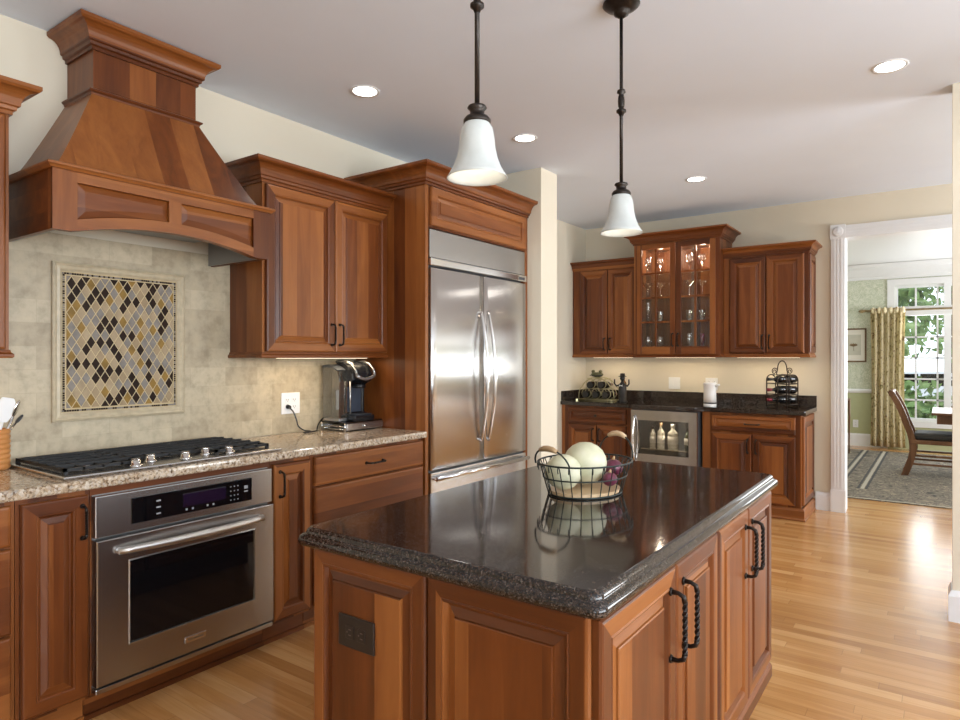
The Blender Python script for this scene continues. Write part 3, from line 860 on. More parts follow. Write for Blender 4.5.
UX = -2.948
upper('two-door cherry wall cabinet above the coffee maker, beside the range hood', 2.135, 3.088, UX, 1.412, 2.340,
      [(2.150, 2.628, 2.600), (2.632, 3.073, 2.662)], returns=(True, False))
upper('cherry wall cabinet cut by the frame edge, on the far side of the hood', 0.10, 0.985, UX, 1.412, 2.345, [(0.115, 0.535, 0.508), (0.539, 0.970, 0.566)], returns=(False, True))
light_strip('under_cabinet_light', 'slim light strip under the wall cabinet above the coffee maker', -3.06, -3.01, 2.30, 2.98, 1.411, 1.8)
light_strip('under_cabinet_light', 'slim light strip under the cut-off wall cabinet near the utensil crock', -3.06, -3.01, 0.2, 0.9, 1.411, 1.0)

# ------------------------------------------------------------------ refrigerator and its cabinet
t = thing('refrigerator_cabinet', 'tall cherry cabinet surround enclosing the steel refrigerator, crown on top', 'cabinet', (-2.95, 3.69, 0))
PX = -2.622
obj('side_panel', box(XL, PX, 3.089, 3.118, 0, 2.500), [WZ], t)
obj('side_panel', box(XL, PX, 4.272, 4.309, 0, 2.500), [WZ], t)
obj('top_box', box(XL, PX, 3.118, 4.272, 2.222, 2.500), [WY], t)
obj('crown_molding', MB().molding([(XL, 3.089), (PX, 3.089), (PX, 4.309)], crown_prof(2.484, 0.118, 0.095)), [WY], t)
panel_door('lift_door', t, (PX, 3.132, 2.232), LEFT, 1.123, 0.246, stile=0.058)

t = thing('refrigerator', 'wide stainless steel french-door refrigerator with two curved handles', 'refrigerator', (-2.95, 3.70, 0))
RX = -2.628; a, b = 3.120, 4.267
obj('body', box(-3.22, RX - 0.03, a, b, 0.0, 2.215), DKGREY, t)
g = obj('grille_panel', MB().box(RX - 0.03, RX + 0.012, a + 0.006, b - 0.006, 2.035, 2.213, 0.003), STEEL, t)
m = MB(); m.box(RX - 0.03, RX + 0.028, a + 0.003, b - 0.003, 1.982, 2.030, 0.006); tr = obj('grille_trim', m, CHROME, t)
obj('badge', box(RX + 0.028, RX + 0.030, b - 0.11, b - 0.035, 1.992, 2.014), plain('dark_badge', (0.05, 0.05, 0.055), 0.3), tr)
mid = 3.700
for (u0, u1, hy) in ((a + 0.008, mid - 0.003, mid - 0.045), (mid + 0.003, b - 0.008, mid + 0.045)):
    m = MB()
    # slightly bowed steel door
    n = 10; zl, zh = 0.688, 1.972
    R = []
    for z in (zl, zl + 0.006, zh - 0.006, zh):
        e = 0.006 if z in (zl, zh) else 0
        row = [m.bm.verts.new((RX - 0.028, u0 + e, z))]
        for i in range(n + 1):
            u = i / n; row.append(m.bm.verts.new((RX + 0.020 - e + 0.006 * math.sin(PI * u), u0 + e + (u1 - u0 - 2 * e) * u, z)))
        row.append(m.bm.verts.new((RX - 0.028, u1 - e, z))); R.append(row)
    for A, B in zip(R, R[1:]):
        for k in range(len(A) - 1): m.face([A[k], A[k + 1], B[k + 1], B[k]], 0, 0 < k < len(A) - 2)
        m.face([A[-1], A[0], B[0], B[-1]])
    m.face(R[0][::-1]); m.face(R[-1])
    d = obj('door', m, STEELZ, t)
    m = MB(); pts = []
    for i in range(21):
        u = -1 + i / 10; pts.append((RX + 0.030 + 0.058 * (1 - u * u), hy, 1.275 + u * 0.455))
    m.tube(pts, [0.010 + 0.007 * (1 - abs(-1 + i / 10)) for i in range(21)], 12)
    for s in (-1, 1): m.tube([(RX + 0.015, hy, 1.275 + s * 0.445), (RX + 0.036, hy, 1.275 + s * 0.445)], 0.012, 10)
    obj('handle', m, CHROME, d)
m = MB(); m.box(RX - 0.028, RX + 0.022, a + 0.008, b - 0.008, 0.100, 0.676, 0.004); d = obj('freezer_drawer', m, STEELZ, t)
m = MB()
m.tube([(RX + 0.055, a + 0.02, 0.640), (RX + 0.055, b - 0.02, 0.640)], 0.014, 12)
for y in (a + 0.03, b - 0.03): m.tube([(RX - 0.0, y, 0.640), (RX + 0.055, y, 0.640)], 0.011, 10)
obj('handle', m, CHROME, d)
obj('drawer_gap', box(RX - 0.03, RX - 0.005, a + 0.01, b - 0.01, 0.677, 0.687), DKGREY, t)
obj('kick_plate', box(RX - 0.03, RX - 0.02, a + 0.01, b - 0.01, 0.0, 0.095), DKGREY, t)

# ------------------------------------------------------------------ island
t = thing('kitchen_island', 'cherry kitchen island with raised-panel doors and dark granite top', 'island', (-0.97, 1.95, 0))
IX0, IX1, IY0, IY1 = -1.392, -0.567, 1.190, 2.742
m = MB(); m.box(IX0, IX1, IY0, IY1, 0.150, 0.8945)
obj('body', m, [WZ], t)
obj('toe_kick', box(IX0 + 0.06, IX1 - 0.06, IY0 + 0.06, IY1 - 0.05, 0, 0.150), [WY], t)
fp = panel_door('end_panel', t, (IX0, IY0, 0.155), FARW, 0.398, 0.735, stile=0.052)
panel_door('end_panel', t, (-0.990, IY0, 0.155), FARW, 0.422, 0.735, stile=0.058)
for (u0, u1, hy) in ((1.178, 1.616, 1.572), (1.622, 1.990, 1.668), (2.006, 2.362, 2.318), (2.370, 2.738, 2.414)):
    d = panel_door('door', t, (IX1, u0, 0.215), LEFT, u1 - u0, 0.665, stile=0.058)
    pull(d, (IX1 + 0.022, hy, 0.742), LEFT, 0.165, True, r=0.0056, out=0.036)
m = MB(); m.molding([(IX1, 1.178), (IX1, IY1)], [(0, 0.150), (0.022, 0.150), (0.022, 0.190), (0.016, 0.200), (0.004, 0.208), (0, 0.208)]); obj('base_molding', m, [WY], t)
for (u0, u1) in ((1.2, 1.94), (1.96, 2.73)):
    panel_door('back_panel', t, (IX0, u1, 0.155), (Vector((0, -1, 0)), Vector((-1, 0, 0))), u1 - u0, 0.735)
# island granite with ogee edge, rounded corners
cx0, cx1, cy0, cy1 = -1.424, -0.522, 1.130, 2.765
def rrect(ins, rad):
    pts = []
    for (qx, qy, a0) in ((cx1 - ins - rad, cy0 + ins + rad, -90), (cx1 - ins - rad, cy1 - ins - rad, 0), (cx0 + ins + rad, cy1 - ins - rad, 90), (cx0 + ins + rad, cy0 + ins + rad, 180)):
        for k in range(6):
            an = math.radians(a0 + 18 * k); pts.append((qx + rad * math.cos(an), qy + rad * math.sin(an)))
    return pts
m = MB(); zt = CT
pr = [(0.016, 0.8955), (0.006, 0.898), (0.001, 0.904), (0.0, 0.912), (0.002, 0.920), (0.008, 0.926), (0.0145, 0.928), (0.0150, 0.932), (0.0165, 0.938), (0.021, 0.943), (0.027, 0.945)]
R = [[m.bm.verts.new((x, y, z)) for x, y in rrect(i, 0.030)] for i, z in pr]
for A, B in zip(R, R[1:]):
    for k in range(len(A)): m.face([A[k], A[(k + 1) % len(A)], B[(k + 1) % len(A)], B[k]], 0, True)
m.face(R[0][::-1]); m.face(R[-1])
for f in m.bm.faces:
    if len(f.verts) > 4: f.smooth = False
o = obj('island_countertop', m, GR_DARK); tag(o, 'dark brown speckled granite countertop on the kitchen island', 'countertop')


def outlet(label, c, frame, mat, slot, w=0.08, h=0.125, sideways=False, switch=False, gangs=1):
    U, N = frame; Z = Vector((0, 0, 1)); c = Vector(c)
    t = thing('wall_outlet', label, 'switch' if switch else 'outlet', c)
    if sideways: U, Z = Z, U
    def B(mb, u0, u1, z0, z1, d0, d1, bev=0):
        ps = [c + U * u + Z * z + N * d for u in (u0, u1) for z in (z0, z1) for d in (d0, d1)]
        mb.box(min(p.x for p in ps), max(p.x for p in ps), min(p.y for p in ps), max(p.y for p in ps), min(p.z for p in ps), max(p.z for p in ps), bev)
    W = w * (1 if gangs == 1 else 1.55)
    m = MB(); B(m, -W / 2, W / 2, -h / 2, h / 2, 0.0005, 0.007, 0.002); obj('cover_plate', m, mat, t)
    for gsl in range(gangs):
        gu = (gsl - (gangs - 1) / 2) * 0.05
        if switch:
            m = MB(); B(m, gu - 0.017, gu + 0.017, -0.035, 0.035, 0.007, 0.011, 0.001); obj('rocker', m, mat, t)
        else:
            for zz in (-0.021, 0.021):
                m = MB(); B(m, gu - 0.017, gu + 0.017, zz - 0.014, zz + 0.014, 0.007, 0.009, 0.001); sk = obj('socket', m, mat, t)
                m = MB()
                for du in (-0.007, 0.007): B(m, gu + du - 0.0012, gu + du + 0.0012, zz - 0.003, zz + 0.006, 0.009, 0.0095)
                B(m, gu - 0.002, gu + 0.002, zz - 0.010, zz - 0.006, 0.009, 0.0095); obj('slot', m, slot, sk)
    return t


DKB = plain('dark_brown_plate', (0.018, 0.012, 0.010), 0.35); DKB2 = plain('grey_brown_slot', (0.10, 0.08, 0.07), 0.4)
outlet('dark brown outlet plate mounted sideways on the island end panel', (-1.219, IY0 - 0.021, 0.695), FARW, DKB, DKB2, 0.082, 0.128, sideways=True)
outlet('white double outlet on beige tile with the black coffee maker plug', (XL + 0.012, 2.545, 1.125), LEFT, WHITE, BLACK, 0.088, 0.128, gangs=2)

# ------------------------------------------------------------------ wire basket with melons
bc = Vector((-0.985, 1.995, CT)); ang = math.radians(76)
t = thing('wire_basket', 'dark wire basket with wooden base and two wood-grip handles on island', 'basket', bc)
def BP(u, v, z): return bc + Vector((u * math.cos(ang) - v * math.sin(ang), u * math.sin(ang) + v * math.cos(ang), z))
WIRE = plain('dark_green_wire', (0.022, 0.03, 0.027), 0.35, 0.4); TAN = wood('pale_wood', 'x', cols=((0.42, 0.27, 0.14), (0.55, 0.38, 0.22), (0.66, 0.48, 0.30)))
def oval(a, b, z, n=40): return [BP(a * math.cos(2 * PI * k / n), b * math.sin(2 * PI * k / n), z) for k in range(n)]
m = MB(); n = 40; lo = [m.bm.verts.new(p) for p in oval(.133, .105, .006)]; hi = [m.bm.verts.new(p) for p in oval(.133, .105, .016)]
m.face(lo[::-1]); m.face(hi)
for k in range(n): m.face([lo[k], lo[(k + 1) % n], hi[(k + 1) % n], hi[k]])
obj('base_board', m, TAN, t)
m = MB()
m.tube(oval(.138, .110, .004), .003, 6, True); m.tube(oval(.158, .126, .060), .0024, 6, True); m.tube(oval(.178, .142, .108), .0030, 6, True)
NW = 26
for k in range(NW):
    a = 2 * PI * k / NW; c, s = math.cos(a), math.sin(a); pts = []
    for (q, z) in ((0.0, .003), (.25, .03), (.5, .06), (.8, .095), (1.0, .109), (1.10, .110), (1.14, .098), (1.09, .086)):
        pts.append(BP((.138 + .036 * q) * c, (.110 + .029 * q) * s, z))
    m.tube(pts, .0019, 5)
obj('wire_frame', m, WIRE, t)
for sgn, tilt in ((-1, -0.35), (1, -0.15)):
    m = MB(); pts = []
    for i in range(13):
        an = PI * i / 12; h = (.060 if sgn < 0 else .080) * math.sin(an); pts.append(BP(sgn * .162 - sgn * h * math.sin(tilt), -.075 * math.cos(an), .108 + h * math.cos(tilt)))
    m.tube(pts, .003, 6); hd = obj('handle', m, WIRE, t)
    m = MB(); m.tube(pts[4:9], [.007, .0095, .010, .0095, .007], 8); obj('grip', m, TAN, hd)
MEL = pattern('pale_melon_rind', [(0.3, (0.54, 0.53, 0.35)), (0.6, (0.66, 0.63, 0.45)), (0.75, (0.70, 0.67, 0.51))], 22, 0.5)
def melon(label, u, v, z, r):
    m = MB(); c = BP(u, v, z); m.ball(c, r, r, r * 0.97, 28)
    for vv in m.bm.verts:
        d = (vv.co - c).normalized(); a = math.atan2(d.y, d.x); vv.co += d * 0.0012 * math.cos(10 * a) * (1 - abs(d.z))
    tt = thing('melon', label, 'melon', (c.x, c.y, c.z - r)); obj('rind', m, MEL, tt)
melon('larger pale cream melon behind, highest in the wire basket', .030, .026, .093, .075)
melon('smaller pale green melon at the end of the wire basket', -.094, .014, .078, .060)
PLUM = pattern('purple_red_skin', [(0.35, (0.08, 0.012, 0.03)), (0.6, (0.16, 0.03, 0.06)), (0.75, (0.24, 0.08, 0.12))], 30, 0.3)
for lab, u, v, z, r in (('purple-red onion showing above the basket rim beside the melons', .100, -.040, .078, .032), ('purple-red onion low in the basket against the wires', .040, -.072, .050, .026)):
    c = BP(u, v, z); tt = thing('red_onion', lab, 'onion', (c.x, c.y, c.z - r)); m = MB(); m.ball(c, r, r, r * .9, 18); obj('bulb', m, PLUM, tt)
    m = MB(); m.tube([c + Vector((0, 0, r * .85)), c + Vector((.003, .002, r * 1.25))], [.007, .002], 8); obj('tip', m, TAN, tt)


# ------------------------------------------------------------------ pendants
def pendant(label, x, y, ztip, knuckle, seg=32):
    t = thing('pendant_lamp', label, 'lamp', (x, y, CZ))
    m = MB(); m.lathe([(0.074, -0.0005), (0.076, -0.008), (0.066, -0.018), (0.040, -0.030), (0.030, -0.034), (0.030, -0.048), (0.018, -0.056), (0.010, -0.062)], (x, y, CZ), 28); obj('canopy', m, BRONZE, t)
    zs = ztip + 0.158
    m = MB(); m.tube([(x, y, CZ - 0.05), (x, y, zs + 0.04)], 0.0072, 10)
    obj('rod', m, BRONZE, t)
    m = MB(); m.lathe([(0.008, 0.050), (0.016, 0.046), (0.018, 0.036), (0.009, 0.030), (0.013, 0.020), (0.014, 0.0), (0.013, -0.020), (0.009, -0.028), (0.020, -0.036), (0.020, -0.044), (0.012, -0.050), (0.008, -0.060)], (x, y, knuckle), 18); obj('rod_knuckle', m, BRONZE, t)
    m = MB(); m.lathe([(0.012, 0.046), (0.025, 0.043), (0.028, 0.037), (0.021, 0.030), (0.020, 0.018), (0.032, 0.012), (0.039, 0.003), (0.039, -0.005), (0.034, -0.008)], (x, y, zs), 24); obj('socket_cap', m, BRONZE, t)
    m = MB(); H = zs - ztip
    outp = [(0.034, 0.0), (0.044, -0.10), (0.049, -0.25), (0.052, -0.45), (0.058, -0.63), (0.068, -0.80), (0.080, -0.93), (0.087, -1.0)]
    inp = [(r - 0.004, h) for r, h in reversed(outp)]
    m.lathe([(r, h * H) for r, h in outp] + [(r, h * H + (0.001 if h == -1 else 0)) for r, h in inp], (x, y, zs - 0.004), seg, caps=False); obj('lamp_shade', m, FROST, t)
    m = MB(); m.ball((x, y, zs - 0.075), 0.026, 0.026, 0.036, 14); obj('bulb', m, BULB, t)
    l = bpy.data.lights.new('pendant_glow', 'POINT'); l.energy = 0.35; l.color = (1, .9, .76); l.shadow_soft_size = 0.04
    lo = bpy.data.objects.new('pendant_glow', l); COL.objects.link(lo); lo.parent = t; lo.location = (0, 0, ztip + 0.02 - CZ)


pendant('frosted bell pendant over the island end nearest the oven', -1.075, 1.493, 1.914, 2.440)
pendant('frosted bell pendant with ceiling canopy showing, over the island end by the bar', -1.075, 2.508, 1.917, 2.455)


# ------------------------------------------------------------------ recessed lights
def downlight(label, x, y, r=0.066, e=11):
    t = thing('recessed_light', label, 'light', (x, y, CZ), 'recessed ceiling lights')
    m = MB(); m.lathe([(r + 0.016, -0.0005), (r + 0.014, -0.006), (r, -0.004), (r - 0.004, -0.0005)], (x, y, CZ), 28, caps=False); obj('trim_ring', m, WHITE, t)
    m = MB(); m.lathe([(r - 0.002, -0.0008), (r - 0.002, -0.0030)], (x, y, CZ), 28); obj('lens', m, LAMPLENS, t)
    l = bpy.data.lights.new('downlight_beam', 'SPOT'); l.energy = e; l.color = (1.0, .95, .88); l.spot_size = math.radians(150); l.spot_blend = 1.0; l.shadow_soft_size = 0.07
    lo = bpy.data.objects.new('downlight_beam', l); COL.objects.link(lo); lo.parent = t; lo.location = (0, 0, -0.02)


downlight('lit recessed ceiling light in front of the cherry range hood', -2.57, 2.52)
downlight('lit recessed ceiling light in front of the refrigerator cabinet', -2.254, 3.674)
downlight('lit recessed ceiling light nearest the glass-front bar cabinet', -1.635, 5.326)
downlight('lit recessed ceiling light over the open floor before the doorway', -0.213, 3.828)

# ------------------------------------------------------------------ bar: base cabinets, granite, wine cooler
BY = 6.130         # face-frame plane of the bar base


def bar_base(label, x0, x1, dx0, dx1, side=False):
    t = thing('base_cabinet', label, 'cabinet', ((x0 + x1) / 2, 6.4, 0))
    obj('body', box(x0, x1, BY, YF, 0.105, 0.905), [WZ], t)
    m = MB(); m.box(x0, x1 - (0 if not side else 0.0), BY + (0.0 if side else 0.05), YF, 0.0, 0.105); obj('toe_kick', m, [WX], t)
    d = panel_door('drawer', t, (dx0, BY, 0.735), FARW, dx1 - dx0, 0.150, stile=0.040)
    mid = (dx0 + dx1) / 2
    if side: pull(d, (mid, BY - 0.022, 0.808), FARW, 0.12, False)
    else: knob(d, (mid, BY - 0.022, 0.808), Vector((0, -1, 0)))
    for (a, b, hx) in ((dx0, mid - 0.004, mid - 0.035), (mid + 0.004, dx1, mid + 0.035)):
        dd = panel_door('door', t, (a, BY, 0.125), FARW, b - a, 0.590)
        pull(dd, (hx, BY - 0.022, 0.610), FARW, 0.12)
    if side:
        panel_door('side_panel', t, (x1, BY + 0.03, 0.125), LEFT, YF - BY - 0.04, 0.765, stile=0.07)
        pr = [(0, 0), (0.024, 0), (0.024, 0.012), (0.016, 0.022), (0.016, 0.085), (0.008, 0.100), (0, 0.105)]
        obj('base_molding', MB().molding([(x0, BY), (x1 + 0.010, BY), (x1 + 0.010, YF)], pr), [WX], t)
    return t


bar_base('cherry base cabinet in the bar corner under the frog-shaped wine rack', XA + 0.002, -2.505, -3.215, -2.570)
bar_base('cherry base cabinet at the doorway end of the bar, panelled side', -1.822, -0.985, -1.735, -1.030, side=True)

m = MB()
out = [(XA + 0.002, YF - 0.001), (XA + 0.002, 6.095), (-2.525, 6.095), (-2.500, 6.055), (-2.470, 5.985), (-1.850, 5.985), (-1.822, 6.055), (-1.800, 6.095), (-0.955, 6.095), (-0.945, 6.105), (-0.945, YF - 0.001)]
t = thing('bar_countertop', 'dark granite bar countertop stepping out over the wine cooler', 'countertop', (-2.1, 6.4, CT))
m.poly_prism(out, 'z', 0.9055, CT)
es = [e for e in m.bm.edges if abs(e.verts[0].co.z - e.verts[1].co.z) < 1e-6]
bmesh.ops.bevel(m.bm, geom=es, offset=0.010, segments=3, affect='EDGES', profile=0.6)
obj('slab', m, GR_DARK, t)
o = obj('granite_backsplash', MB().box(XA + 0.022, -0.945, YF - 0.020, YF - 0.0005, CT + 0.0003, CT + 0.105, 0.003), GR_DARK); tag(o, 'long low dark granite backsplash along the back of the bar', 'backsplash')
o = obj('granite_backsplash', MB().box(XA + 0.0005, XA + 0.020, 6.11, YF - 0.0005, CT + 0.0003, CT + 0.105, 0.003), GR_DARK); tag(o, 'short granite backsplash on the alcove side wall beside the frog rack', 'backsplash')

# wine cooler
t = thing('wine_cooler', 'stainless steel undercounter wine cooler with glass door in the bar', 'wine cooler', (-2.15, 6.3, 0))
wx0, wx1, wy = -2.478, -1.840, 6.015
m = MB(); e = 0.02
m.box(wx0, wx0 + e, wy + 0.03, 6.65, 0.10, 0.903); m.box(wx1 - e, wx1, wy + 0.03, 6.65, 0.10, 0.903); m.box(wx0 + e, wx1 - e, 6.63, 6.65, 0.10, 0.903)
m.box(wx0 + e, wx1 - e, wy + 0.03, 6.63, 0.88, 0.903); m.box(wx0 + e, wx1 - e, wy + 0.03, 6.63, 0.10, 0.12)
obj('body', m, DKGREY, t)
m = MB(); m.box(wx0 + 0.01, wx1 - 0.01, wy + 0.06, 6.6, 0.0, 0.0995); obj('kick_plate', m, DKGREY, t)
for z in (0.30, 0.525): obj('shelf', box(wx0 + e, wx1 - e, wy + 0.05, 6.62, z - 0.01, z), CHROME, t)
m = MB(); fz0, fz1 = 0.115, 0.895; sw = 0.075
m.box(wx0, wx0 + sw, wy, wy + 0.028, fz0, fz1); m.box(wx1 - sw, wx1, wy, wy + 0.028, fz0, fz1); m.box(wx0 + sw, wx1 - sw, wy, wy + 0.028, fz1 - 0.095, fz1); m.box(wx0 + sw, wx1 - sw, wy, wy + 0.028, fz0, 0.475)
d = obj('door_frame', m, STEELX, t)
obj('door_glass', box(wx0 + sw, wx1 - sw, wy + 0.010, wy + 0.016, 0.475, fz1 - 0.095), SMOKED, d)
m = MB(); hx = wx0 + 0.040
pts = [(hx, wy - 0.012 - 0.045 * (1 - ((i - 8) / 8) ** 2), 0.62 + 0.22 * (i - 8) / 8) for i in range(17)]
m.tube(pts, 0.012, 10)
for z in (0.40, 0.84): m.tube([(hx, wy + 0.005, z), (hx, wy - 0.016, z)], 0.010, 8)
obj('handle', m, CHROME, d)
l = bpy.data.lights.new('cooler_lamp', 'POINT'); l.energy = 5.0; l.color = (1, .9, .75); l.shadow_soft_size = 0.05
lo = bpy.data.objects.new('cooler_lamp', l); COL.objects.link(lo); lo.parent = t; lo.location = (0, -0.15, 0.85)

BOTG = plain('green_bottle_glass', (0.03, 0.05, 0.025), 0.08); BOTC = plain('clear_spirit_glass', (0.60, 0.58, 0.50), 0.1, noise=.1); BOTA = plain('amber_bottle_glass', (0.22, 0.10, 0.03), 0.1)
LABELW = plain('white_paper_label', (0.78, 0.76, 0.70), 0.6, noise=.06); FOILR = plain('red_foil', (0.22, 0.015, 0.03), 0.35, .3); FOILK = plain('black_foil', (0.02, 0.018, 0.018), .35, .3)
CORK = plain('cork', (0.5, 0.34, 0.2), 0.8)


def bottle(label, loc, r, h, glass, foil, rot=None, paper=True, cat='bottle', name='wine_bottle', group=None):
    t = thing(name, label, cat, loc, group)
    x, y, z = loc
    m = MB(); m.lathe([(r * .9, 0), (r, r * .12), (r, h * .60), (r * .92, h * .66), (r * .5, h * .74), (r * .36, h * .80), (r * .35, h * .98), (r * .40, h * .98), (r * .38, h)], (x, y, z), 18); obj('glass', m, glass, t, origin=loc)
    m = MB(); m.lathe([(r * .37, h * .86), (r * .39, h * .88), (r * .43, h * .97), (r * .43, h * 1.003), (.001, h * 1.004)], (x, y, z), 16); obj('capsule', m, foil, t, origin=loc)
    if paper:
        m = MB(); m.lathe([(r * 1.003, h * .18), (r * 1.012, h * .18), (r * 1.012, h * .50), (r * 1.003, h * .50)], (x, y, z), 18, caps=False); obj('paper_label', m, LABELW, t, origin=loc)
    if rot: t.rotation_euler = rot
    return t


SZ = 0.5255
bottle('slim pale bottle nearest the handle inside the wine cooler', (-2.335, 6.22, SZ), .030, .20, BOTC, FOILK, cat='bottle', name='bottle')
bottle('pointed clear bottle second from the handle inside the wine cooler', (-2.245, 6.20, SZ), .036, .235, BOTC, CORK, name='bottle')
bottle('wide bottle with large white label, middle of the wine cooler', (-2.125, 6.20, SZ), .050, .23, BOTC, LABELW, name='bottle')
bottle('bottle with small white label beside the black one in the wine cooler', (-2.000, 6.26, SZ), .034, .20, BOTG, FOILK, name='bottle')
bottle('tall black bottle at the hinge side of the wine cooler', (-1.935, 6.20, SZ), .044, .245, BLKGLASS, FOILK, paper=False, name='bottle')


# ------------------------------------------------------------------ bar: wall cabinets
def bar_upper(label, x0, x1, yf, zb, zt, doors, crown_path, rail_path, crown=(0.092, 0.066)):
    t = thing('wall_cabinet', label, 'cabinet', ((x0 + x1) / 2, 6.5, zb))
    obj('body', box(x0, x1, yf, YF, zb, zt), [WZ], t)
    obj('crown_molding', MB().molding(crown_path, crown_prof(zt - 0.002, *crown)), [WX], t)
    obj('light_rail', MB().molding(rail_path, rail_prof(zb - 0.012)), [WX], t)
    for (a, b, hx) in doors:
        d = panel_door('door', t, (a, yf, zb + 0.025), FARW, b - a, zt - zb - 0.035)
        pull(d, (hx, yf - 0.022, zb + 0.13), FARW, 0.12)
    return t


UB, UT = 1.418, 2.345
bar_upper('cherry two-door wall cabinet in the corner, above the frog wine rack', XA + 0.002, -2.547, 6.380, UB, UT, [(-3.205, -2.886, -2.915), (-2.880, -2.570, -2.850)],
          [(XA + 0.002, 6.380), (-2.548, 6.380)], [(XA + 0.002, 6.380), (-2.548, 6.380)])
t = bar_upper('cherry two-door wall cabinet at the doorway end, above the iron bottle rack', -1.698, -0.965, 6.380, UB, UT, [(-1.640, -1.322, -1.350), (-1.316, -1.000, -1.288)],
              [(-1.697, 6.380), (-0.965, 6.380), (-0.965, YF)], [(-1.697, 6.380), (-0.965, 6.380), (-0.965, YF)])
panel_door('side_panel', t, (-0.965, 6.395, UB + 0.03), LEFT, YF - 6.405, UT - UB - 0.04, t=0.014, stile=0.06)

# glass-front cabinet
GX0, GX1, GY = -2.545, -1.700, 6.262; GZ0, GZ1 = UB, 2.540
t = thing('glass_front_cabinet', 'taller cherry cabinet with two paned glass doors full of stemware', 'cabinet', (-2.12, 6.5, GZ0))
m = MB(); e = 0.018
m.box(GX0, GX0 + e, GY, YF, GZ0, GZ1); m.box(GX1 - e, GX1, GY, YF, GZ0, GZ1); m.box(GX0 + e, GX1 - e, GY, YF, GZ0, GZ0 + e); m.box(GX0 + e, GX1 - e, GY, YF, GZ1 - e, GZ1)
m.box(GX0 + e, GX1 - e, YF - 0.012, YF, GZ0 + e, GZ1 - e); m.box(GX0 + e, GX0 + 0.04, GY, GY + 0.02, GZ0 + e, GZ1 - e); m.box(GX1 - 0.04, GX1 - e, GY, GY + 0.02, GZ0 + e, GZ1 - e)
obj('body', m, [WZ], t)
cpath = [(GX0, 6.40), (GX0, GY), (GX1, GY), (GX1, YF)]
obj('crown_molding', MB().molding([(GX0, YF), (GX0, GY), (GX1, GY), (GX1, YF)], crown_prof(GZ1 - 0.002, 0.100, 0.085)), [WX], t)
obj('light_rail', MB().molding([(GX0, 6.375), (GX0, GY), (GX1, GY), (GX1, 6.375)], rail_prof(GZ0 - 0.012)), [WX], t)
ST = 0.052; dz0, dz1 = GZ0 + 0.020, GZ1 - 0.008
ROWS = [dz0 + 0.075 + (dz1 - dz0 - 0.075 - ST) * i / 4 for i in range(5)]
for (a, b, hx) in ((GX0 + 0.036, -2.118, -2.142), (-2.112, GX1 - 0.036, -2.088)):
    m = MB(); ya, yb = GY - 0.022, GY - 0.0005
    for (u0, u1, z0, z1, mi) in ((a, a + ST, dz0, dz1, 0), (b - ST, b, dz0, dz1, 0), (a + ST, b - ST, dz0, ROWS[0], 1), (a + ST, b - ST, dz1 - ST, dz1, 1)):
        m.box(u0, u1, ya, yb, z0, z1, 0.003, mi)
    d = obj('door', m, [WZ, WX], t)
    m = MB(); c = (a + b) / 2
    m.box(c - 0.009, c + 0.009, ya + 0.002, yb - 0.004, ROWS[0], dz1 - ST)
    for z in ROWS[1:4]: m.box(a + ST, b - ST, ya + 0.0025, yb - 0.0045, z - 0.009, z + 0.009)
    obj('muntins', m, [WZ], d)
    obj('glass_pane', box(a + ST - 0.002, b - ST + 0.002, yb - 0.0045, yb - 0.0025, ROWS[0], dz1 - ST), CABGLASS, d)
    pull(d, (hx, ya, GZ0 + 0.16), FARW, 0.12)
SHELF = []; SHELFG = thin_glass('glass_shelf', (.9, .95, .92), base=.04, edge=.5)
for z in ROWS[1:4]:
    obj('shelf', box(GX0 + e, GX1 - e, GY + 0.022, YF - 0.013, z - 0.004, z + 0.004), SHELFG, t); SHELF.append(z + 0.0042)
SHELF = [GZ0 + 0.0182] + SHELF
m = MB(); m.lathe([(0.03, 0), (0.03, -0.010)], (-2.33, 6.42, GZ1 - 0.0182), 16); m.lathe([(0.03, 0), (0.03, -0.010)], (-1.90, 6.42, GZ1 - 0.0182), 16)
obj('puck_light', m, plain('lit_puck', (1, 1, 1), .5, emit=(1, .85, .65), estr=4.0), t)
for x in (-2.33, -1.90):
    l = bpy.data.lights.new('cabinet_lamp', 'POINT'); l.energy = 4.0; l.color = (1, .84, .64); l.shadow_soft_size = 0.03
    lo = bpy.data.objects.new('cabinet_lamp', l); COL.objects.link(lo); lo.parent = t; lo.location = Vector((x, 6.42, GZ1 - 0.06)) - WORLD[t.name]

ORD = ['first', 'second', 'third', 'fourth', 'fifth', 'sixth']
SN = ['bottom', 'third highest', 'second highest', 'top']
WG = [(.030, 0), (.031, .003), (.006, .007), (.0045, .075), (.012, .085), (.030, .105), (.036, .130), (.034, .160), (.029, .180)]
FL = [(.028, 0), (.029, .003), (.005, .007), (.0045, .070), (.010, .080), (.020, .110), (.023, .150), (.021, .205)]
TU = [(.028, 0), (.030, .004), (.034, .110), (.034, .112), (.031, .112), (.028, .010)]
MG = [(.033, 0), (.034, .003), (.006, .007), (.005, .090), (.010, .100), (.048, .140), (.055, .160)]
base = {}


def glass_proto(kind, prof, mat):
    me = MB().lathe(prof, (0, 0, 0), 14, caps=False)
    return me


def glassware(i, j, x, y, z, prof, word, mat, tint='clear'):
    key = (id(prof), mat.name)
    if key not in base:
        mb = MB().lathe(prof, (0, 0, 0), 14, caps=False)
        o = obj(word, mb, mat, origin=(0, 0, 0)); base[key] = o
    else:
        o = base[key].copy(); COL.objects.link(o)
    o.location = (x, y, z)
    tag(o, f'{tint} {word.replace("_", " ")}, {ORD[j]} from the corner end, {SN[i]} shelf, glass-front cabinet', 'glass', 'stemware in the glass-front cabinet')


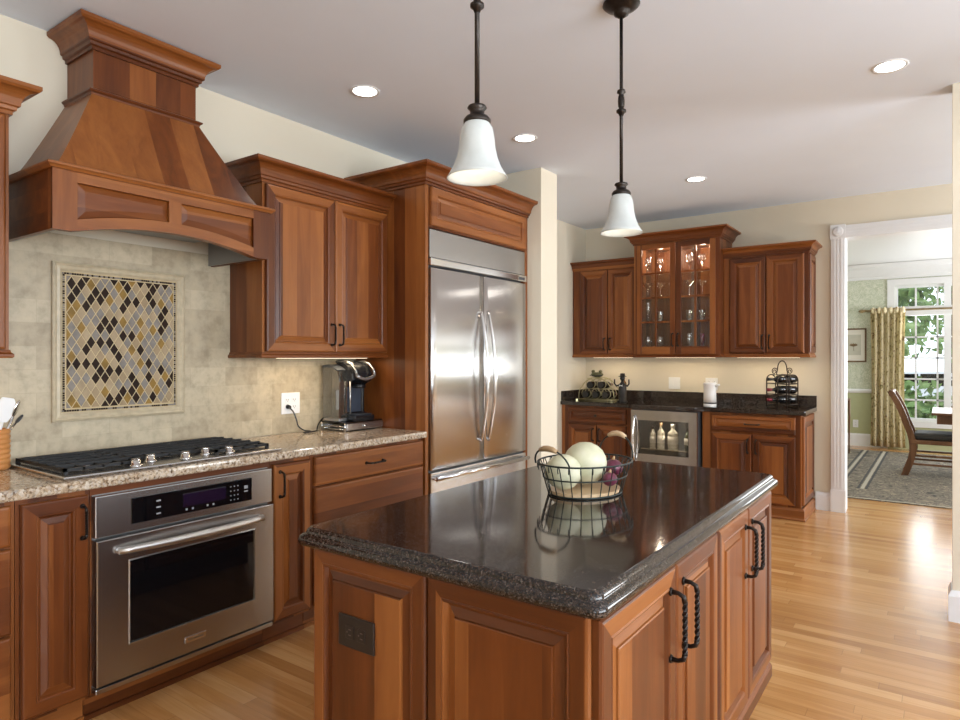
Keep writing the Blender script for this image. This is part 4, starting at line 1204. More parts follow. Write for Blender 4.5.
XS = [-2.44, -2.33, -2.215, -2.02, -1.91, -1.80]
for i, z in enumerate(SHELF):
    for j, x in enumerate(XS):
        pf, wd, mt, tn = [(FL, 'flute', GLASS, 'clear'), (TU, 'tumbler', GLASS, 'clear'), (MG, 'wine_goblet', GLASS, 'clear'), (WG, 'wine_glass', GLASS, 'clear')][i]
        if i == 0 and j in (0, 1, 2): pf, wd = WG, 'wine_glass'
        if i == 0 and j >= 4: mt, tn = PINKGLASS, 'pinkish'
        if i == 1 and j in (0, 2): pf, wd = FL, 'flute'
        glassware(i, j, x, 6.42 + 0.05 * ((j * 7 + i * 3) % 3 - 1), z, pf, wd, mt, tn)

light_strip('under_cabinet_light', 'slim light strip under the corner bar wall cabinet', -3.10, -2.65, 6.46, 6.51, 1.416, 1.0)
light_strip('under_cabinet_light', 'slim light strip under the glass-front bar cabinet', -2.40, -1.80, 6.46, 6.51, 1.416, 1.3)
light_strip('under_cabinet_light', 'slim light strip under the bar wall cabinet at the doorway end', -1.60, -1.05, 6.46, 6.51, 1.416, 1.2)

outlet('white double switch plate on the bar wall above the wine cooler', (-2.280, YF, 1.138), FARW, PLATEW, BLACK, .078, .122, switch=True, gangs=2)
outlet('white double outlet plate on the bar wall behind the white canister', (-1.900, YF, 1.138), FARW, PLATEW, BLACK, .078, .122, gangs=2)

# ------------------------------------------------------------------ things on the bar
OLDGOLD = plain('pale_gold_wire', (0.52, 0.47, 0.27), 0.35, 0.7); FROGG = plain('dark_olive_metal', (0.10, 0.095, 0.045), 0.4, 0.4, noise=.2)
fx, fy = -3.005, 6.42
t = thing('frog_wine_rack', 'frog-shaped pale gold wire wine rack in the bar corner', 'wine rack', (fx, fy, CT))
HOLES = [(-.115, .075), (0, .075), (.115, .075), (-.062, .178), (.062, .178)]
m = MB()
for yy in (fy - .075, fy + .075):
    for hx, hz in HOLES:
        m.tube([(fx + hx + .052 * math.cos(2 * PI * k / 20), yy, CT + hz + .052 * math.sin(2 * PI * k / 20)) for k in range(20)], .0042, 6, True)
    body = []
    for k in range(30):
        a = PI * k / 29; body.append((fx - .205 * math.cos(a) * (1 if math.sin(a) < .5 else .93), yy, CT + .012 + .235 * math.sin(a) ** .8))
    m.tube(body, .005, 6)
    m.tube([(fx - .205, yy, CT + .008), (fx + .205, yy, CT + .008)], .006, 6)
for x in (-.2, .2): m.tube([(fx + x, fy - .075, CT + .008), (fx + x, fy + .075, CT + .008)], .006, 6)
for x in (-.10, 0, .10): m.tube([(fx + x, fy - .075, CT + .235), (fx + x, fy + .075, CT + .235)], .004, 6)
obj('wire_body', m, OLDGOLD, t)
m = MB(); m.ball((fx, fy - .05, CT + .278), .070, .05, .028, 16); hd = obj('frog_head', m, FROGG, t)
m = MB(); m.tube([(fx - .070, fy - .085, CT + .272), (fx, fy - .100, CT + .262), (fx + .070, fy - .085, CT + .272)], .004, 6); obj('mouth', m, BLACK, hd)
for s in (-1, 1):
    m = MB(); m.ball((fx + s * .042, fy - .055, CT + .310), .020, .018, .020, 12); obj('eye', m, FROGG, hd)
m = MB(); m.tube([(fx, fy - .05, CT + .245), (fx, fy - .05, CT + .262)], .03, 10); obj('neck', m, FROGG, t)
for s in (-1, 1):
    m = MB(); m.tube([(fx + s * .20, fy - .07, CT + .010), (fx + s * .215, fy - .12, CT + .008), (fx + s * .19, fy - .15, CT + .008)], [.008, .008, .012], 8); obj('foot', m, OLDGOLD, t)
NM = ['lower ring nearest the alcove wall', 'lower middle ring', 'lower ring nearest the figurine', 'upper ring nearest the alcove wall', 'upper ring nearest the figurine']
for (hx, hz), nm in zip(HOLES, NM):
    bottle('dark wine bottle lying in the frog rack, ' + nm, (fx + hx, fy - .105, CT + hz - .012), .037, .29, BLKGLASS, FOILR if hx > 0 else FOILK, (-PI / 2, 0, 0), False)
bottle('slender green-brown bottle standing between the frog rack and the figurine', (-2.775, 6.53, CT + .0005), .034, .29, BOTA, FOILK, paper=False, name='bottle')

gx, gy = -2.700, 6.33
t = thing('figurine_bottle_holder', 'metal waiter figurine with hat and raised arms beside the frog rack', 'figurine', (gx, gy, CT))
IRON = plain('dark_pewter', (0.028, 0.026, 0.027), 0.35, 0.5, noise=.3)
m = MB(); m.lathe([(.052, 0), (.052, .008), (.040, .012), (.040, .16), (.034, .185), (.016, .205), (.013, .220)], (gx, gy, CT), 18); obj('body', m, IRON, t)
m = MB(); m.ball((gx, gy, CT + .245), .026, .026, .030, 14); hd = obj('head', m, IRON, t)
m = MB(); m.lathe([(.042, .262), (.042, .267), (.026, .270), (.024, .295), (.001, .298)], (gx, gy, CT), 16); obj('hat', m, IRON, hd)
for s in (-1, 1):
    m = MB(); m.tube([(gx + s * .030, gy - .005, CT + .175), (gx + s * .060, gy - .015, CT + .165), (gx + s * .080, gy - .02, CT + .190), (gx + s * .078, gy - .02, CT + .235)], [.009, .009, .008, .007], 8); obj('arm', m, IRON, t)
m = MB()
for s in (-1, 1): m.poly_prism([(gx, CT + .170), (gx + s * .016, CT + .180), (gx + s * .016, CT + .160)], 'y', gy - .044, gy - .0405)
obj('bow_tie', m, WHITE, t)

kx, ky = -1.765, 6.170
t = thing('white_canister', 'white cylindrical canister with spout and dark base band on the bar', 'canister', (kx, ky, CT))
WCER = plain('white_ceramic', (0.80, 0.80, 0.79), 0.3)
m = MB(); m.lathe([(.056, .0005), (.057, .004), (.057, .030)], (kx, ky, CT), 28); obj('base', m, WCER, t)
m = MB(); m.lathe([(.0565, .030), (.0565, .042)], (kx, ky, CT), 28); obj('band', m, BLACK, t)
m = MB(); m.lathe([(.057, .042), (.056, .12), (.057, .205), (.060, .210), (.060, .216), (.052, .226), (.020, .230), (.001, .231)], (kx, ky, CT), 28); obj('body', m, WCER, t)
m = MB(); m.tube([(kx + .050, ky - .01, CT + .195), (kx + .075, ky - .015, CT + .203), (kx + .092, ky - .017, CT + .210)], [.014, .011, .008], 10); obj('spout', m, WCER, t)

# wrought iron bottle rack
rx, ry = -1.190, 6.42
t = thing('iron_wine_rack', 'wrought iron countertop wine rack with scroll top and three bottles', 'wine rack', (rx, ry, CT))
RUST = plain('dark_brown_iron', (0.040, 0.024, 0.014), 0.5, 0.5, noise=.3, nscale=60)
m = MB()
for yy in (ry - .075, ry + .075):
    for x0, x1 in ((-.105, -.012), (.012, .105)):
        c = (x0 + x1) / 2; r = (x1 - x0) / 2
        pts = [(rx + x0, yy, CT + .003)] + [(rx + c - r * math.cos(PI * k / 12), yy, CT + .255 + r * math.sin(PI * k / 12)) for k in range(13)] + [(rx + x1, yy, CT + .003)]
        m.tube(pts, .0055, 6)
    for z in (.05, .14, .235): m.tube([(rx - .105, yy, CT + z - .012), (rx, yy, CT + z - .020), (rx + .105, yy, CT + z - .012)], .0045, 6)
for x in (-.105, .105):
    for z in (.05, .14, .235): m.tube([(rx + x, ry - .075, CT + z - .012), (rx + x, ry + .075, CT + z - .012)], .0045, 6)
    m.tube([(rx + x, ry - .075, CT + .006), (rx + x, ry + .075, CT + .006)], .0055, 6)
obj('frame', m, RUST, t)
m = MB()
for yy in (ry,):
    m.tube([(rx + .050 * math.cos(PI * k / 12 * 1.0), yy, CT + .345 + .085 * math.sin(PI * k / 12)) for k in range(13)], .0055, 6)
    for s in (-1, 1):
        sp = []
        for k in range(26):
            a = k / 25 * 3.2 * PI; r = .006 + .026 * (1 - k / 25); sp.append((rx + s * (.080 - r * math.cos(a)) , yy, CT + .335 + r * math.sin(a)))
        m.tube(sp, .0045, 6)
        m.tube([(rx + s * .050, yy, CT + .345), (rx + s * .054, yy, CT + .330), (rx + s * .0585, yy, CT + .306)], .0045, 6)
    m.tube([(rx + s2 * .0585, yy2, CT + .302) for s2, yy2 in ((-1, ry - .075), (-1, ry + .075))], .0045, 6); m.tube([(rx + .0585, ry - .075, CT + .302), (rx + .0585, ry + .075, CT + .302)], .0045, 6)
obj('scroll_handle', m, RUST, t)
RA = math.radians(48); t.rotation_euler = (0, 0, RA)
for z, fo, nm in ((.235, FOILK, 'top cradle, dark capsule'), (.14, FOILR, 'middle cradle, red capsule'), (.05, FOILR, 'lowest cradle, red capsule')):
    bottle('wine bottle lying in the iron rack, ' + nm, (rx + .135 * math.cos(RA), ry + .135 * math.sin(RA), CT + z + .027), .036, .285, BLKGLASS, fo, (0, -PI / 2, RA), False)

# ------------------------------------------------------------------ things on the cooking counter
# utensil crock and utensils
ux, uy = -3.145, 0.990
t = thing('utensil_crock', 'orange-brown ribbed wooden utensil crock cut by the frame edge', 'crock', (ux, uy, CT))
ORW = wood('orange_wood', 'z', cols=((0.40, 0.15, 0.04), (0.52, 0.22, 0.065), (0.62, 0.29, 0.10)))
prof = [(.058, .0005)]
for k in range(8):
    z = .004 + k * .020; prof += [(.061, z), (.065, z + .006), (.065, z + .013), (.061, z + .019)]
prof += [(.060, .166), (.054, .166), (.052, .02), (.001, .018)]
obj('body', MB().lathe(prof, (ux, uy, CT), 28), [ORW], t)


def utensil(name, label, a, b, r, head, mat, hmat):
    t = thing(name, label, 'utensil', a)
    obj('shaft', MB().tube([a, b], r, 8), mat, t); o = head(Vector(a), Vector(b)); obj('head', o, hmat, t)


def flat_head(w, L, th):
    def f(a, b):
        d = (b - a).normalized(); s = Vector((0, 1, 0)); s = (s - d * s.dot(d)).normalized(); n = d.cross(s); m = MB()
        out = [(-w * .55, 0), (w * .55, 0), (w, L * .25), (w, L * .85), (w * .7, L), (-w * .8, L), (-w, L * .85), (-w, L * .25)]
        A = [m.bm.verts.new(b + s * u + d * v + n * th) for u, v in out]; B = [m.bm.verts.new(b + s * u + d * v - n * th) for u, v in out]
        m.face(A); m.face(B[::-1])
        for k in range(8): m.face([A[k], A[(k + 1) % 8], B[(k + 1) % 8], B[k]])
        bmesh.ops.bevel(m.bm, geom=m.bm.edges[:], offset=th * .4, segments=2, affect='EDGES'); return m
    return f


def spoon_head(w, L):
    def f(a, b):
        d = (b - a).normalized(); m = MB(); m.ball((0, 0, 0), w, w * .35, L / 2, 14)
        q = d.to_track_quat('Z', 'Y'); c = b + d * (L / 2 - .005)
        for v in m.bm.verts: v.co = c + q @ v.co
        return m
    return f


utensil('spatula', 'white rubber spatula standing in the utensil crock', (ux + .02, uy - .01, CT + .03), (ux + .035, uy + .025, CT + .195), .007, flat_head(.028, .100, .005), WHITE, WHITE)
utensil('spoon', 'grey metal serving spoon leaning out of the utensil crock', (ux - .01, uy + .01, CT + .03), (ux + .030, uy + .065, CT + .215), .006, spoon_head(.022, .075), CHROME, CHROME)
utensil('ladle', 'dark-tipped ladle leaning low out of the utensil crock', (ux + .0, uy - .02, CT + .05), (ux + .005, uy + .085, CT + .186), .005, spoon_head(.018, .045), CHROME, DKGREY)

# pod drawer and coffee maker
t = thing('pod_drawer', 'chrome coffee pod drawer with black top under the coffee maker', 'drawer', (-3.09, 2.90, CT))
m = MB(); m.box(-3.205, -2.985, 2.757, 3.084, CT + 0.052, CT + 0.058, 0.002); obj('top', m, BLKGLASS, t)
m = MB()
for (x, y) in ((-3.20, 2.762), (-3.20, 3.08), (-2.99, 2.762), (-2.99, 3.08)): m.tube([(x, y, CT + .0005), (x, y, CT + .052)], .005, 8)
for z in (.012, .03): m.tube([(-3.20, 2.762, CT + z), (-3.20, 3.06, CT + z)], .003, 6)
for y in (2.762, 3.08):
    for z in (.012, .03): m.tube([(-3.20, y, CT + z), (-2.99, y, CT + z)], .003, 6)
obj('wire_frame', m, CHROME, t)
m = MB(); m.box(-3.19, -2.995, 2.772, 3.07, CT + .008, CT + .012); obj('tray', m, DKGREY, t)
m = MB(); m.box(-2.990, -2.975, 2.765, 3.080, CT + 0.006, CT + 0.050, 0.003); dd = obj('drawer_front', m, STEEL, t)
m = MB(); m.lathe([(.006, 0), (.009, .010), (.001, .012)], (-2.975, 2.91, CT + .028), 12, axis='x'); obj('knob', m, CHROME, dd)

my = 2.865; z0 = CT + 0.0585
my = 2.908
t = thing('coffee_maker', 'black single-cup coffee maker with silver trim and clear water tank', 'coffee maker', (-3.09, my, z0))
SILV = plain('silver_plastic', (0.42, 0.42, 0.43), 0.25, 0.8)
yA, yB = my - 0.075, my + 0.105
m = MB(); side = [(-3.200, z0), (-2.985, z0), (-2.980, z0 + .020), (-2.985, z0 + .034), (-3.085, z0 + .036), (-3.095, z0 + .05), (-3.095, z0 + .215), (-3.080, z0 + .235), (-3.02, z0 + .245), (-2.998, z0 + .262), (-3.000, z0 + .300),
                     (-3.03, z0 + .345), (-3.08, z0 + .368), (-3.14, z0 + .370), (-3.18, z0 + .350), (-3.200, z0 + .305)]
m.poly_prism([(x, z) for x, z in side], 'y', yA, yB)
es = [e for e in m.bm.edges if abs(e.verts[0].co.y - e.verts[1].co.y) < 1e-6]
bmesh.ops.bevel(m.bm, geom=es, offset=0.012, segments=3, affect='EDGES', profile=0.5)
obj('body', m, BLKPLASTIC, t)
m = MB()
for yy in (yA + .012, yB - .012):
    pts = [(-3.16, z0 + .372), (-3.08, z0 + .374), (-3.02, z0 + .358), (-2.985, z0 + .325), (-2.972, z0 + .285)]
    m.tube([(x, yy, z) for x, z in pts], .009, 10, flat=.8)
m.tube([(-2.972, yA + .012 + (yB - yA - .024) * i / 8, z0 + .285 - .022 * math.sin(PI * i / 8)) for i in range(9)], .010, 10)
obj('lever_handle', m, SILV, t)
m = MB(); m.lathe([(.042, 0), (.042, .022), (.034, .026)], (-3.035, (yA + yB) / 2, z0 + .205), 20); obj('pod_holder', m, BLKPLASTIC, t)
m = MB(); m.box(-3.078, -2.992, yA + .018, yB - .018, z0 + .035, z0 + .041, .002); obj('drip_tray', m, DKGREY, t)
m = MB(); m.box(-3.0948, -3.092, yA + .020, yB - .020, z0 + .05, z0 + .21); obj('back_plate', m, plain('blue_grey_plastic', (.045, .06, .085), .25), t)
m = MB(); m.tube([(-3.018, yA - .001, z0 + .05), (-3.018, yA - .001, z0 + .25)], .006, 8); obj('side_trim', m, SILV, t)
m = MB(); m.poly_prism([(-3.190, z0 + .020), (-3.045, z0 + .020), (-3.040, z0 + .25), (-3.06, z0 + .315), (-3.10, z0 + .335), (-3.190, z0 + .335)], 'y', yA - .072, yA - .003)
tk = obj('water_tank', m, thin_glass('clear_plastic', (.55, .57, .58), base=.10, edge=.6), t)
m = MB(); m.poly_prism([(-3.195, z0 + .336), (-3.10, z0 + .336), (-3.062, z0 + .318), (-3.056, z0 + .322), (-3.098, z0 + .344), (-3.14, z0 + .356), (-3.195, z0 + .350)], 'y', yA - .074, yA - .003); obj('lid', m, DKGREY, tk)
m = MB(); m.box(-3.185, -3.045, yA - .070, yA - .006, z0 + .0005, z0 + .0195, .003); obj('tank_base', m, SILV, tk)
cp = [(XL + .022, 2.518, 1.105), (-3.215, 2.522, 1.10), (-3.205, 2.545, 1.07), (-3.195, 2.560, 1.02), (-3.185, 2.565, 0.985), (-3.175, 2.600, 0.958), (-3.165, 2.64, 0.951), (-3.15, 2.60, 0.951), (-3.13, 2.56, 0.951), (-3.12, 2.62, .952),
      (-3.15, 2.68, .951), (-3.18, 2.705, .952), (-3.195, 2.72, .965), (-3.215, 2.75, .985), (-3.218, 2.80, 1.02), (-3.207, my, 1.03), (-3.20, my, 1.03)]
def smooth(pts, k=4):
    P = [Vector(p) for p in pts]; out = []
    for i in range(len(P) - 1):
        p0, p1, p2, p3 = P[max(i - 1, 0)], P[i], P[i + 1], P[min(i + 2, len(P) - 1)]
        for j in range(k):
            u = j / k; out.append(0.5 * ((2 * p1) + (p2 - p0) * u + (2 * p0 - 5 * p1 + 4 * p2 - p3) * u * u + (3 * p1 - p0 - 3 * p2 + p3) * u ** 3))
    out.append(P[-1]); return out
cd = obj('power_cord', MB().tube(smooth(cp), .0042, 8), BLKPLASTIC, t)
obj('plug', MB().tube([(XL + .022, 2.518, 1.105), (XL + .026, 2.518, 1.105), (XL + .048, 2.518, 1.103)], [.014, .014, .009], 10), BLKPLASTIC, cd)

# ------------------------------------------------------------------ dining room things
RUG = pattern('grey_beige_rug', [(0.34, (0.05, 0.045, 0.04)), (0.44, (0.25, 0.21, 0.155)), (0.52, (0.09, 0.08, 0.07)), (0.58, (0.36, 0.30, 0.215)), (0.66, (0.12, 0.10, 0.085))], 8, 0.95, detail=5, distort=1.5)
RUGL = plain('cream_rug_border', (0.46, 0.42, 0.34), .95, noise=.1, nscale=80); RUGD = plain('charcoal_rug_border', (0.06, 0.06, 0.06), .95, noise=.2, nscale=80)
t = thing('area_rug', 'grey and beige patterned rug with striped border in the dining room', 'rug', (0.6, 9.3, 0))
ra, rb, rc_, rd = -1.25, 2.6, 7.42, 11.35
obj('field', box(ra, rb, rc_, rd, 0.0005, 0.010), RUG, t)
m = MB()
for x, w, mi in ((-0.99, .022, 1), (-0.955, .030, 0), (-0.915, .022, 1), (-0.745, .022, 1), (-0.712, .034, 0), (-0.670, .022, 1)): m.box(x, x + w, rc_ + .30 if mi == 5 else rc_ + .55, rd - .02, 0.0101, 0.0112, mi=mi)
m.box(ra, rb, rc_, rc_ + .03, 0.0101, 0.0112, mi=0)
obj('border_stripes', m, [RUGL, RUGD], t)

# dining chair seen from the side, facing +x
SEATF = plain('dark_grey_seat_fabric', (0.030, 0.028, 0.026), .7, noise=.2, nscale=90)
hx0, hy0 = -0.335, 9.20; RZ = 0.0114
t = thing('dining_chair', 'curved-back wooden dining chair with dark seat at the dining table end', 'chair', (hx0 + .25, hy0 + .25, RZ))
def bowed(y):
    m = MB(); cl = []
    for i in range(15):
        u = i / 14; z = RZ + .985 * u
        x = hx0 + (.03 if False else 0) + 0.055 * math.sin(PI * min(1, u / .62)) * 1.0 - (0.17 * ((u - .5) / .5) ** 1.7 if u > .5 else 0) - (0.03 * (1 - u / .3) if u < .3 else 0)
        cl.append((x, z))
    fr = [(x - .036, z) for x, z in cl] + [(x + .036, z) for x, z in reversed(cl)]
    m.poly_prism(fr, 'y', y - .018, y + .018); return m, cl
for y in (hy0, hy0 + .46):
    m, cl = bowed(y); obj('back_leg', m, [DINW], t)
for y in (hy0, hy0 + .46):
    m = MB(); m.tube([(hx0 + .475, y, RZ), (hx0 + .47, y, RZ + .42)], [.018, .026], 4); obj('front_leg', m, [DINW], t)
m = MB(); m.box(hx0 + .02, hx0 + .50, hy0 - .02, hy0 + .48, RZ + .375, RZ + .425, .008); obj('seat_frame', m, [DINW], t)
m = MB(); m.box(hx0 + .06, hx0 + .51, hy0 - .015, hy0 + .475, RZ + .4255, RZ + .505, .030); obj('seat', m, SEATF, t)
m = MB(); zc = cl[-1]; m.box(zc[0] - .02, zc[0] + .03, hy0 - .02, hy0 + .48, RZ + .93, RZ + 1.00, .01)
m.box(cl[9][0] - .012, cl[9][0] + .012, hy0, hy0 + .46, cl[9][1] - .03, cl[9][1] + .03); obj('back_rail', m, [DINW], t)
m = MB()
for k in (.1, .2, .3, .4): m.tube([(x, hy0 - 0.02 + k, z) for x, z in cl[8:14]], .009, 6)
obj('back_slats', m, [DINW], t)
for z in (.14, .24):
    for y in (hy0, hy0 + .46):
        m = MB(); m.box(hx0 + .02, hx0 + .47, y - .009, y + .009, RZ + z - .012, RZ + z + .012); obj('stretcher', m, [DINW], t)

t = thing('dining_table', 'dark wood dining table edge showing beyond the chair seat', 'table', (1.05, 9.55, RZ))
m = MB(); m.box(-0.10, 2.1, 9.02, 10.1, .745, .772, .006); obj('table_top', m, [DINW], t)
m = MB(); m.box(-0.05, 2.02, 9.10, 9.125, .64, .745); m.box(-0.05, 2.02, 9.995, 10.02, .64, .745); m.box(-0.05, -0.025, 9.125, 9.995, .64, .745); m.box(1.995, 2.02, 9.125, 9.995, .64, .745); obj('apron', m, [DINW], t)
for x in (.36, 1.90):
    for y in (9.16, 9.96):
        m = MB(); m.tube([(x, y, RZ), (x, y, .62)], [.022, .040], 10); obj('leg', m, [DINW], t)

# console table, mostly behind the doorway casing
t = thing('console_table', 'dark slender-legged console table mostly hidden by the doorway casing', 'table', (-1.42, 10.6, 0))
m = MB(); m.box(-1.75, -1.085, 10.42, 10.82, .79, .815, .004); obj('table_top', m, [DINW], t)
for x in (-1.73, -1.105):
    for y in (10.44, 10.80):
        m = MB(); m.tube([(x, y, RZ), (x, y, .2), (x + .004, y, .55), (x, y, .79)], [.009, .010, .014, .018], 8); obj('leg', m, [DINW], t)

# framed print
t = thing('framed_print', 'framed botanical print with wide mat on pale green wallpaper', 'picture', (-1.16, DY, 1.6))
px0, px1, pz0, pz1 = -1.35, -0.975, 1.335, 1.872; FRM = plain('brown_picture_frame', (0.14, 0.075, 0.035), .4, noise=.2)
m = MB()
for (a, b, z0, z1) in ((px0, px0 + .022, pz0, pz1), (px1 - .022, px1, pz0, pz1), (px0 + .022, px1 - .022, pz0, pz0 + .022), (px0 + .022, px1 - .022, pz1 - .022, pz1)): m.box(a, b, DY - .025, DY - .0005, z0, z1)
obj('frame', m, FRM, t)
obj('mat_board', box(px0 + .022, px1 - .022, DY - .012, DY - .001, pz0 + .022, pz1 - .022), plain('cream_mat', (.74, .70, .62), .8), t)
pr_ = obj('print', box(px0 + .09, px1 - .075, DY - .0135, DY - .0121, pz0 + .11, pz1 - .10), plain('grey_beige_print', (.52, .50, .42), .8, noise=.06, nscale=12), t)
m = MB(); c = ((px0 + px1) / 2 + .01, DY - .0145, 1.585)
for k in range(7):
    a = PI * k / 6; m.tube([c, (c[0] + .03 * math.cos(a), c[1], c[2] + .015 + .02 * math.sin(a)), (c[0] + .06 * math.cos(a), c[1], c[2] + .02 + .03 * math.sin(a))], [.004, .010, .003], 6, flat=.1)
m.tube([c, (c[0] + .004, c[1], c[2] - .07)], .003, 6)
obj('flower_drawing', m, plain('brown_ink', (.20, .13, .07), .8), pr_)

# curtain on its rod
CURT = pattern('cream_floral_curtain', [(0.24, (0.20, 0.15, 0.06)), (0.33, (0.50, 0.40, 0.18)), (0.42, (0.86, 0.74, 0.47)), (0.62, (0.92, 0.82, 0.58)), (0.72, (0.42, 0.25, 0.10))], 14, .9, detail=2, distort=1.0)
GOLDW = plain('dark_gold_wood', (0.26, 0.19, 0.09), .4, noise=.2)
t = thing('curtain', 'cream floral curtain panel hanging in folds beside the dining window', 'curtain', (-0.70, DY - .09, .03))
m = MB(); n = 90; rows = []
for zi in range(15):
    f = zi / 14; z = 0.03 + (2.17 - 0.03) * f; row = []
    for i in range(n + 1):
        u = i / n; w = .46 - .03 * math.sin(PI * f); x = -0.915 + (0.46 - w) / 2 + w * u
        amp = .034 + .010 * math.sin(3 * u * PI); y = DY - .105 + amp * math.sin(u * 2 * PI * 5.5 + .5 * math.sin(4 * f)) + .006 * math.sin(u * 37 + 5 * f)
        row.append(m.bm.verts.new((x, y, z)))
    rows.append(row)
for A, B in zip(rows, rows[1:]):
    for i in range(n): m.face([A[i], A[i + 1], B[i + 1], B[i]], 0, True)
bmesh.ops.solidify(m.bm, geom=m.bm.faces[:], thickness=.004)
obj('fabric', m, CURT, t)
m = MB()
for i in range(6): 
    cx_ = -.875 + i * .078; m.ball((cx_, DY - .108, 2.135), .030, .036, .052, 12)
obj('gathered_heading', m, CURT, t)
t = thing('curtain_rod', 'dark gold curtain rod with finial above the floral curtain', 'curtain rod', (0.4, DY - .105, 2.135))
obj('rod', MB().tube([(-0.985, DY - .105, 2.135), (1.75, DY - .105, 2.135)], .016, 12), GOLDW, t)
m = MB(); m.lathe([(.001, -.095), (.020, -.075), (.030, -.045), (.018, -.012), (.024, -.004), (.018, 0)], (-0.985, DY - .105, 2.135), 14, axis='x'); obj('finial', m, GOLDW, t)
m = MB(); m.tube([(-0.955, DY - .105, 2.135), (-0.955, DY - .0005, 2.120)], .009, 8); m.tube([(1.70, DY - .105, 2.135), (1.70, DY - .0005, 2.120)], .009, 8); obj('bracket', m, GOLDW, t)
outlet('white wall outlet on the sage green wall below the chair rail', (-1.125, DY, .355), FARW, WHITE, BLACK, .075, .12)

# ------------------------------------------------------------------ outdoors beyond the dining window
LAWN = pattern('lawn_grass', [(0.3, (0.10, 0.20, 0.05)), (0.7, (0.24, 0.34, 0.12))], 6, .9)
struct('ground', box(-30, 30, 12.3, 70, -.55, -.45), LAWN)
struct('road', box(-30, 30, 19.5, 26.0, -.449, -.43), plain('pale_asphalt', (.50, .50, .50), .9, noise=.08))
LEAF = pattern('tree_leaves', [(0.32, (0.05, 0.10, 0.03)), (0.5, (0.16, 0.26, 0.08)), (0.68, (0.34, 0.44, 0.20))], 5, .8, detail=5)
BARK = plain('tree_bark', (.12, .09, .06), .9, noise=.3)


def tree(label, x, y, h, r, seed):
    t = thing('tree', label, 'tree', (x, y, -.45)); rn = random.Random(seed)
    obj('trunk', MB().tube([(x, y, -.45), (x + .05, y, h * .35), (x, y, h * .6)], [.16, .12, .07], 8), BARK, t)
    m = MB()
    for k in range(900):
        d = Vector((rn.gauss(0, 1), rn.gauss(0, 1), rn.gauss(0, 1))).normalized() * r * (rn.random() ** .4)
        c = Vector((x, y, h * .62)) + Vector((d.x, d.y, d.z * 1.25)); q = .11 + .12 * rn.random()
        a = Vector((rn.gauss(0, 1), rn.gauss(0, 1), rn.gauss(0, 1))).normalized(); b = a.orthogonal().normalized()
        m.face([m.bm.verts.new(c + a * q), m.bm.verts.new(c + b * q * .55), m.bm.verts.new(c - a * q), m.bm.verts.new(c - b * q * .55)])
    obj('foliage', m, LEAF, t)


tree('leafy tree outside the dining window, nearest the curtain', -1.3, 15.4, 4.2, 1.2, 1)
tree('leafy tree outside, filling the upper panes away from the curtain', 1.3, 17.9, 5.6, 1.4, 2)
tree('tall tree across the road seen through the transom', 0.2, 28.5, 7.0, 2.6, 5)
tree('bushy tree across the road behind the parked cars', -6.5, 31.5, 6.0, 2.4, 6)
tree('tree across the road farthest from the curtain', 6.2, 32.5, 7.5, 2.6, 8)


def shrub(label, x, y, r, seed):
    t = thing('shrub', label, 'shrub', (x, y, -.45)); rn = random.Random(seed)
    m = MB()
    for k in range(3): m.tube([(x, y, -.45), (x + rn.uniform(-.2, .2), y + rn.uniform(-.2, .2), .2)], [.03, .015], 6)
    obj('stem', m, BARK, t); m = MB()
    for k in range(700):
        d = Vector((rn.gauss(0, 1), rn.gauss(0, 1), rn.gauss(0, 1))).normalized() * r * (rn.random() ** .4)
        c = Vector((x, y, .15)) + Vector((d.x, d.y, max(d.z * 1.2, -.55))); q = .07 + .07 * rn.random()
        a = Vector((rn.gauss(0, 1), rn.gauss(0, 1), rn.gauss(0, 1))).normalized(); b = a.orthogonal().normalized()
        m.face([m.bm.verts.new(c + a * q), m.bm.verts.new(c + b * q * .55), m.bm.verts.new(c - a * q), m.bm.verts.new(c - b * q * .55)])
    obj('foliage', m, LEAF, t)


shrub('low shrub outside below the sill, beside the curtain', -0.45, 14.3, .78, 11)
shrub('low shrub outside below the sill, away from the curtain', 1.9, 14.6, .7, 12)


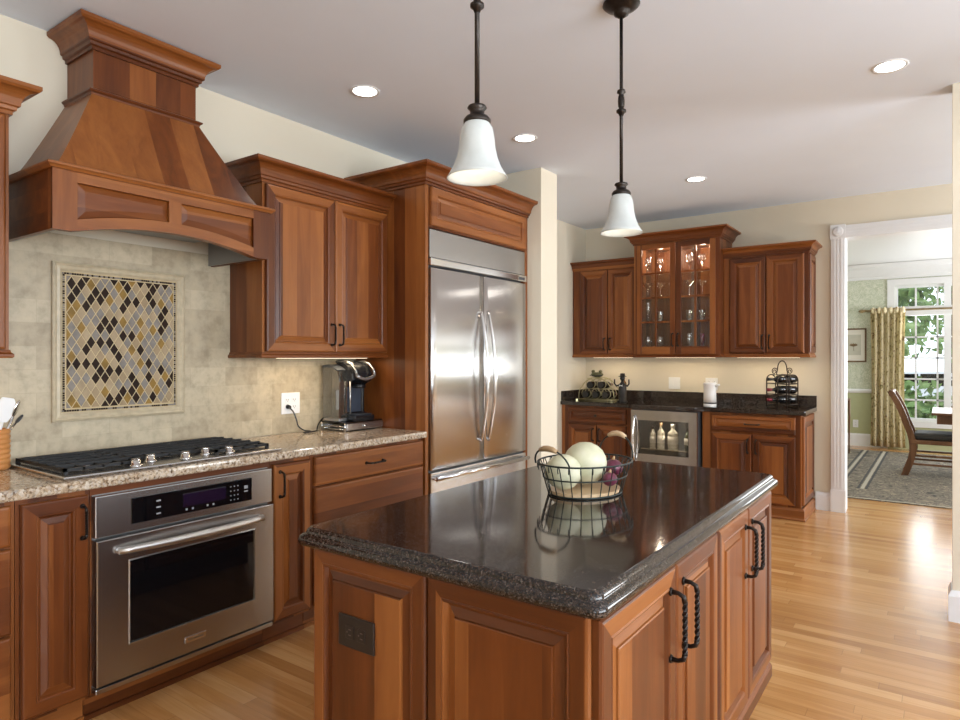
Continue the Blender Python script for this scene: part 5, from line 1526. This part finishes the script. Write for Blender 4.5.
def car(label, x, y, col, yaw=0.0):
    t = thing('car', label, 'car', (x, y, -.43)); paint = plain('car_paint_' + label.split()[0], col, .25, coat=.6)
    z = -.43
    def W(mb): return mb
    body = [(-2.1, .35), (-2.15, .65), (-1.95, .85), (-1.2, .92), (-.65, 1.38), (.75, 1.40), (1.45, .98), (2.05, .90), (2.15, .60), (2.1, .35)]
    m = MB(); m.poly_prism([(x + u, z + v) for u, v in body], 'y', y - .85, y + .85)
    bmesh.ops.bevel(m.bm, geom=[e for e in m.bm.edges if abs(e.verts[0].co.y - e.verts[1].co.y) < 1e-6], offset=.07, segments=2, affect='EDGES'); obj('body', m, paint, t)
    m = MB()
    for pts in (((-1.02, .95), (-.62, 1.32), (-.02, 1.33), (-.02, .95)), ((.04, .95), (.04, 1.33), (.70, 1.34), (1.25, .97))): m.poly_prism([(x + u, z + v) for u, v in pts], 'y', y - .862, y - .845)
    obj('side_window', m, BLKGLASS, t)
    for u in (-1.35, 1.35):
        for yy in (y - .86, y + .64):
            m = MB(); m.lathe([(.18, 0), (.32, .02), (.33, .11), (.32, .20), (.18, .22)], (x + u, yy, z + .33), 20, axis='y'); w = obj('wheel', m, BLACK, t)
    return t


car('blue car parked on the road outside the dining window', 5.2, 24.0, (.04, .10, .30))
car('white car parked beyond the blue car outside', -0.6, 25.6, (.75, .75, .77))

# phrases shared by repeats
for o in list(sc.objects):
    if o.parent or 'label' not in o or 'group' in o: continue
    k = o.name.split('.')[0]; lb = o['label']
    g = {'pendant_lamp': 'pendants over the island', 'wall_cabinet': 'cherry wall cabinets', 'base_cabinet': 'cherry base cabinets', 'drawer_cabinet': 'cherry drawer cabinets',
         'under_cabinet_light': 'under-cabinet light strips', 'wall_outlet': 'outlet and switch plates', 'melon': 'melons in the wire basket', 'red_onion': 'red onions in the wire basket',
         'tree': 'trees outside the dining window', 'shrub': 'shrubs outside the dining window', 'car': 'cars parked outside', 'granite_backsplash': 'granite backsplash strips of the bar'}.get(k)
    if k in ('wine_bottle', 'bottle'):
        g = 'bottles in the frog rack' if 'in the frog rack' in lb else 'bottles in the iron rack' if 'iron rack' in lb else 'bottles in the wine cooler' if 'wine cooler' in lb else None
    if g: o['group'] = g
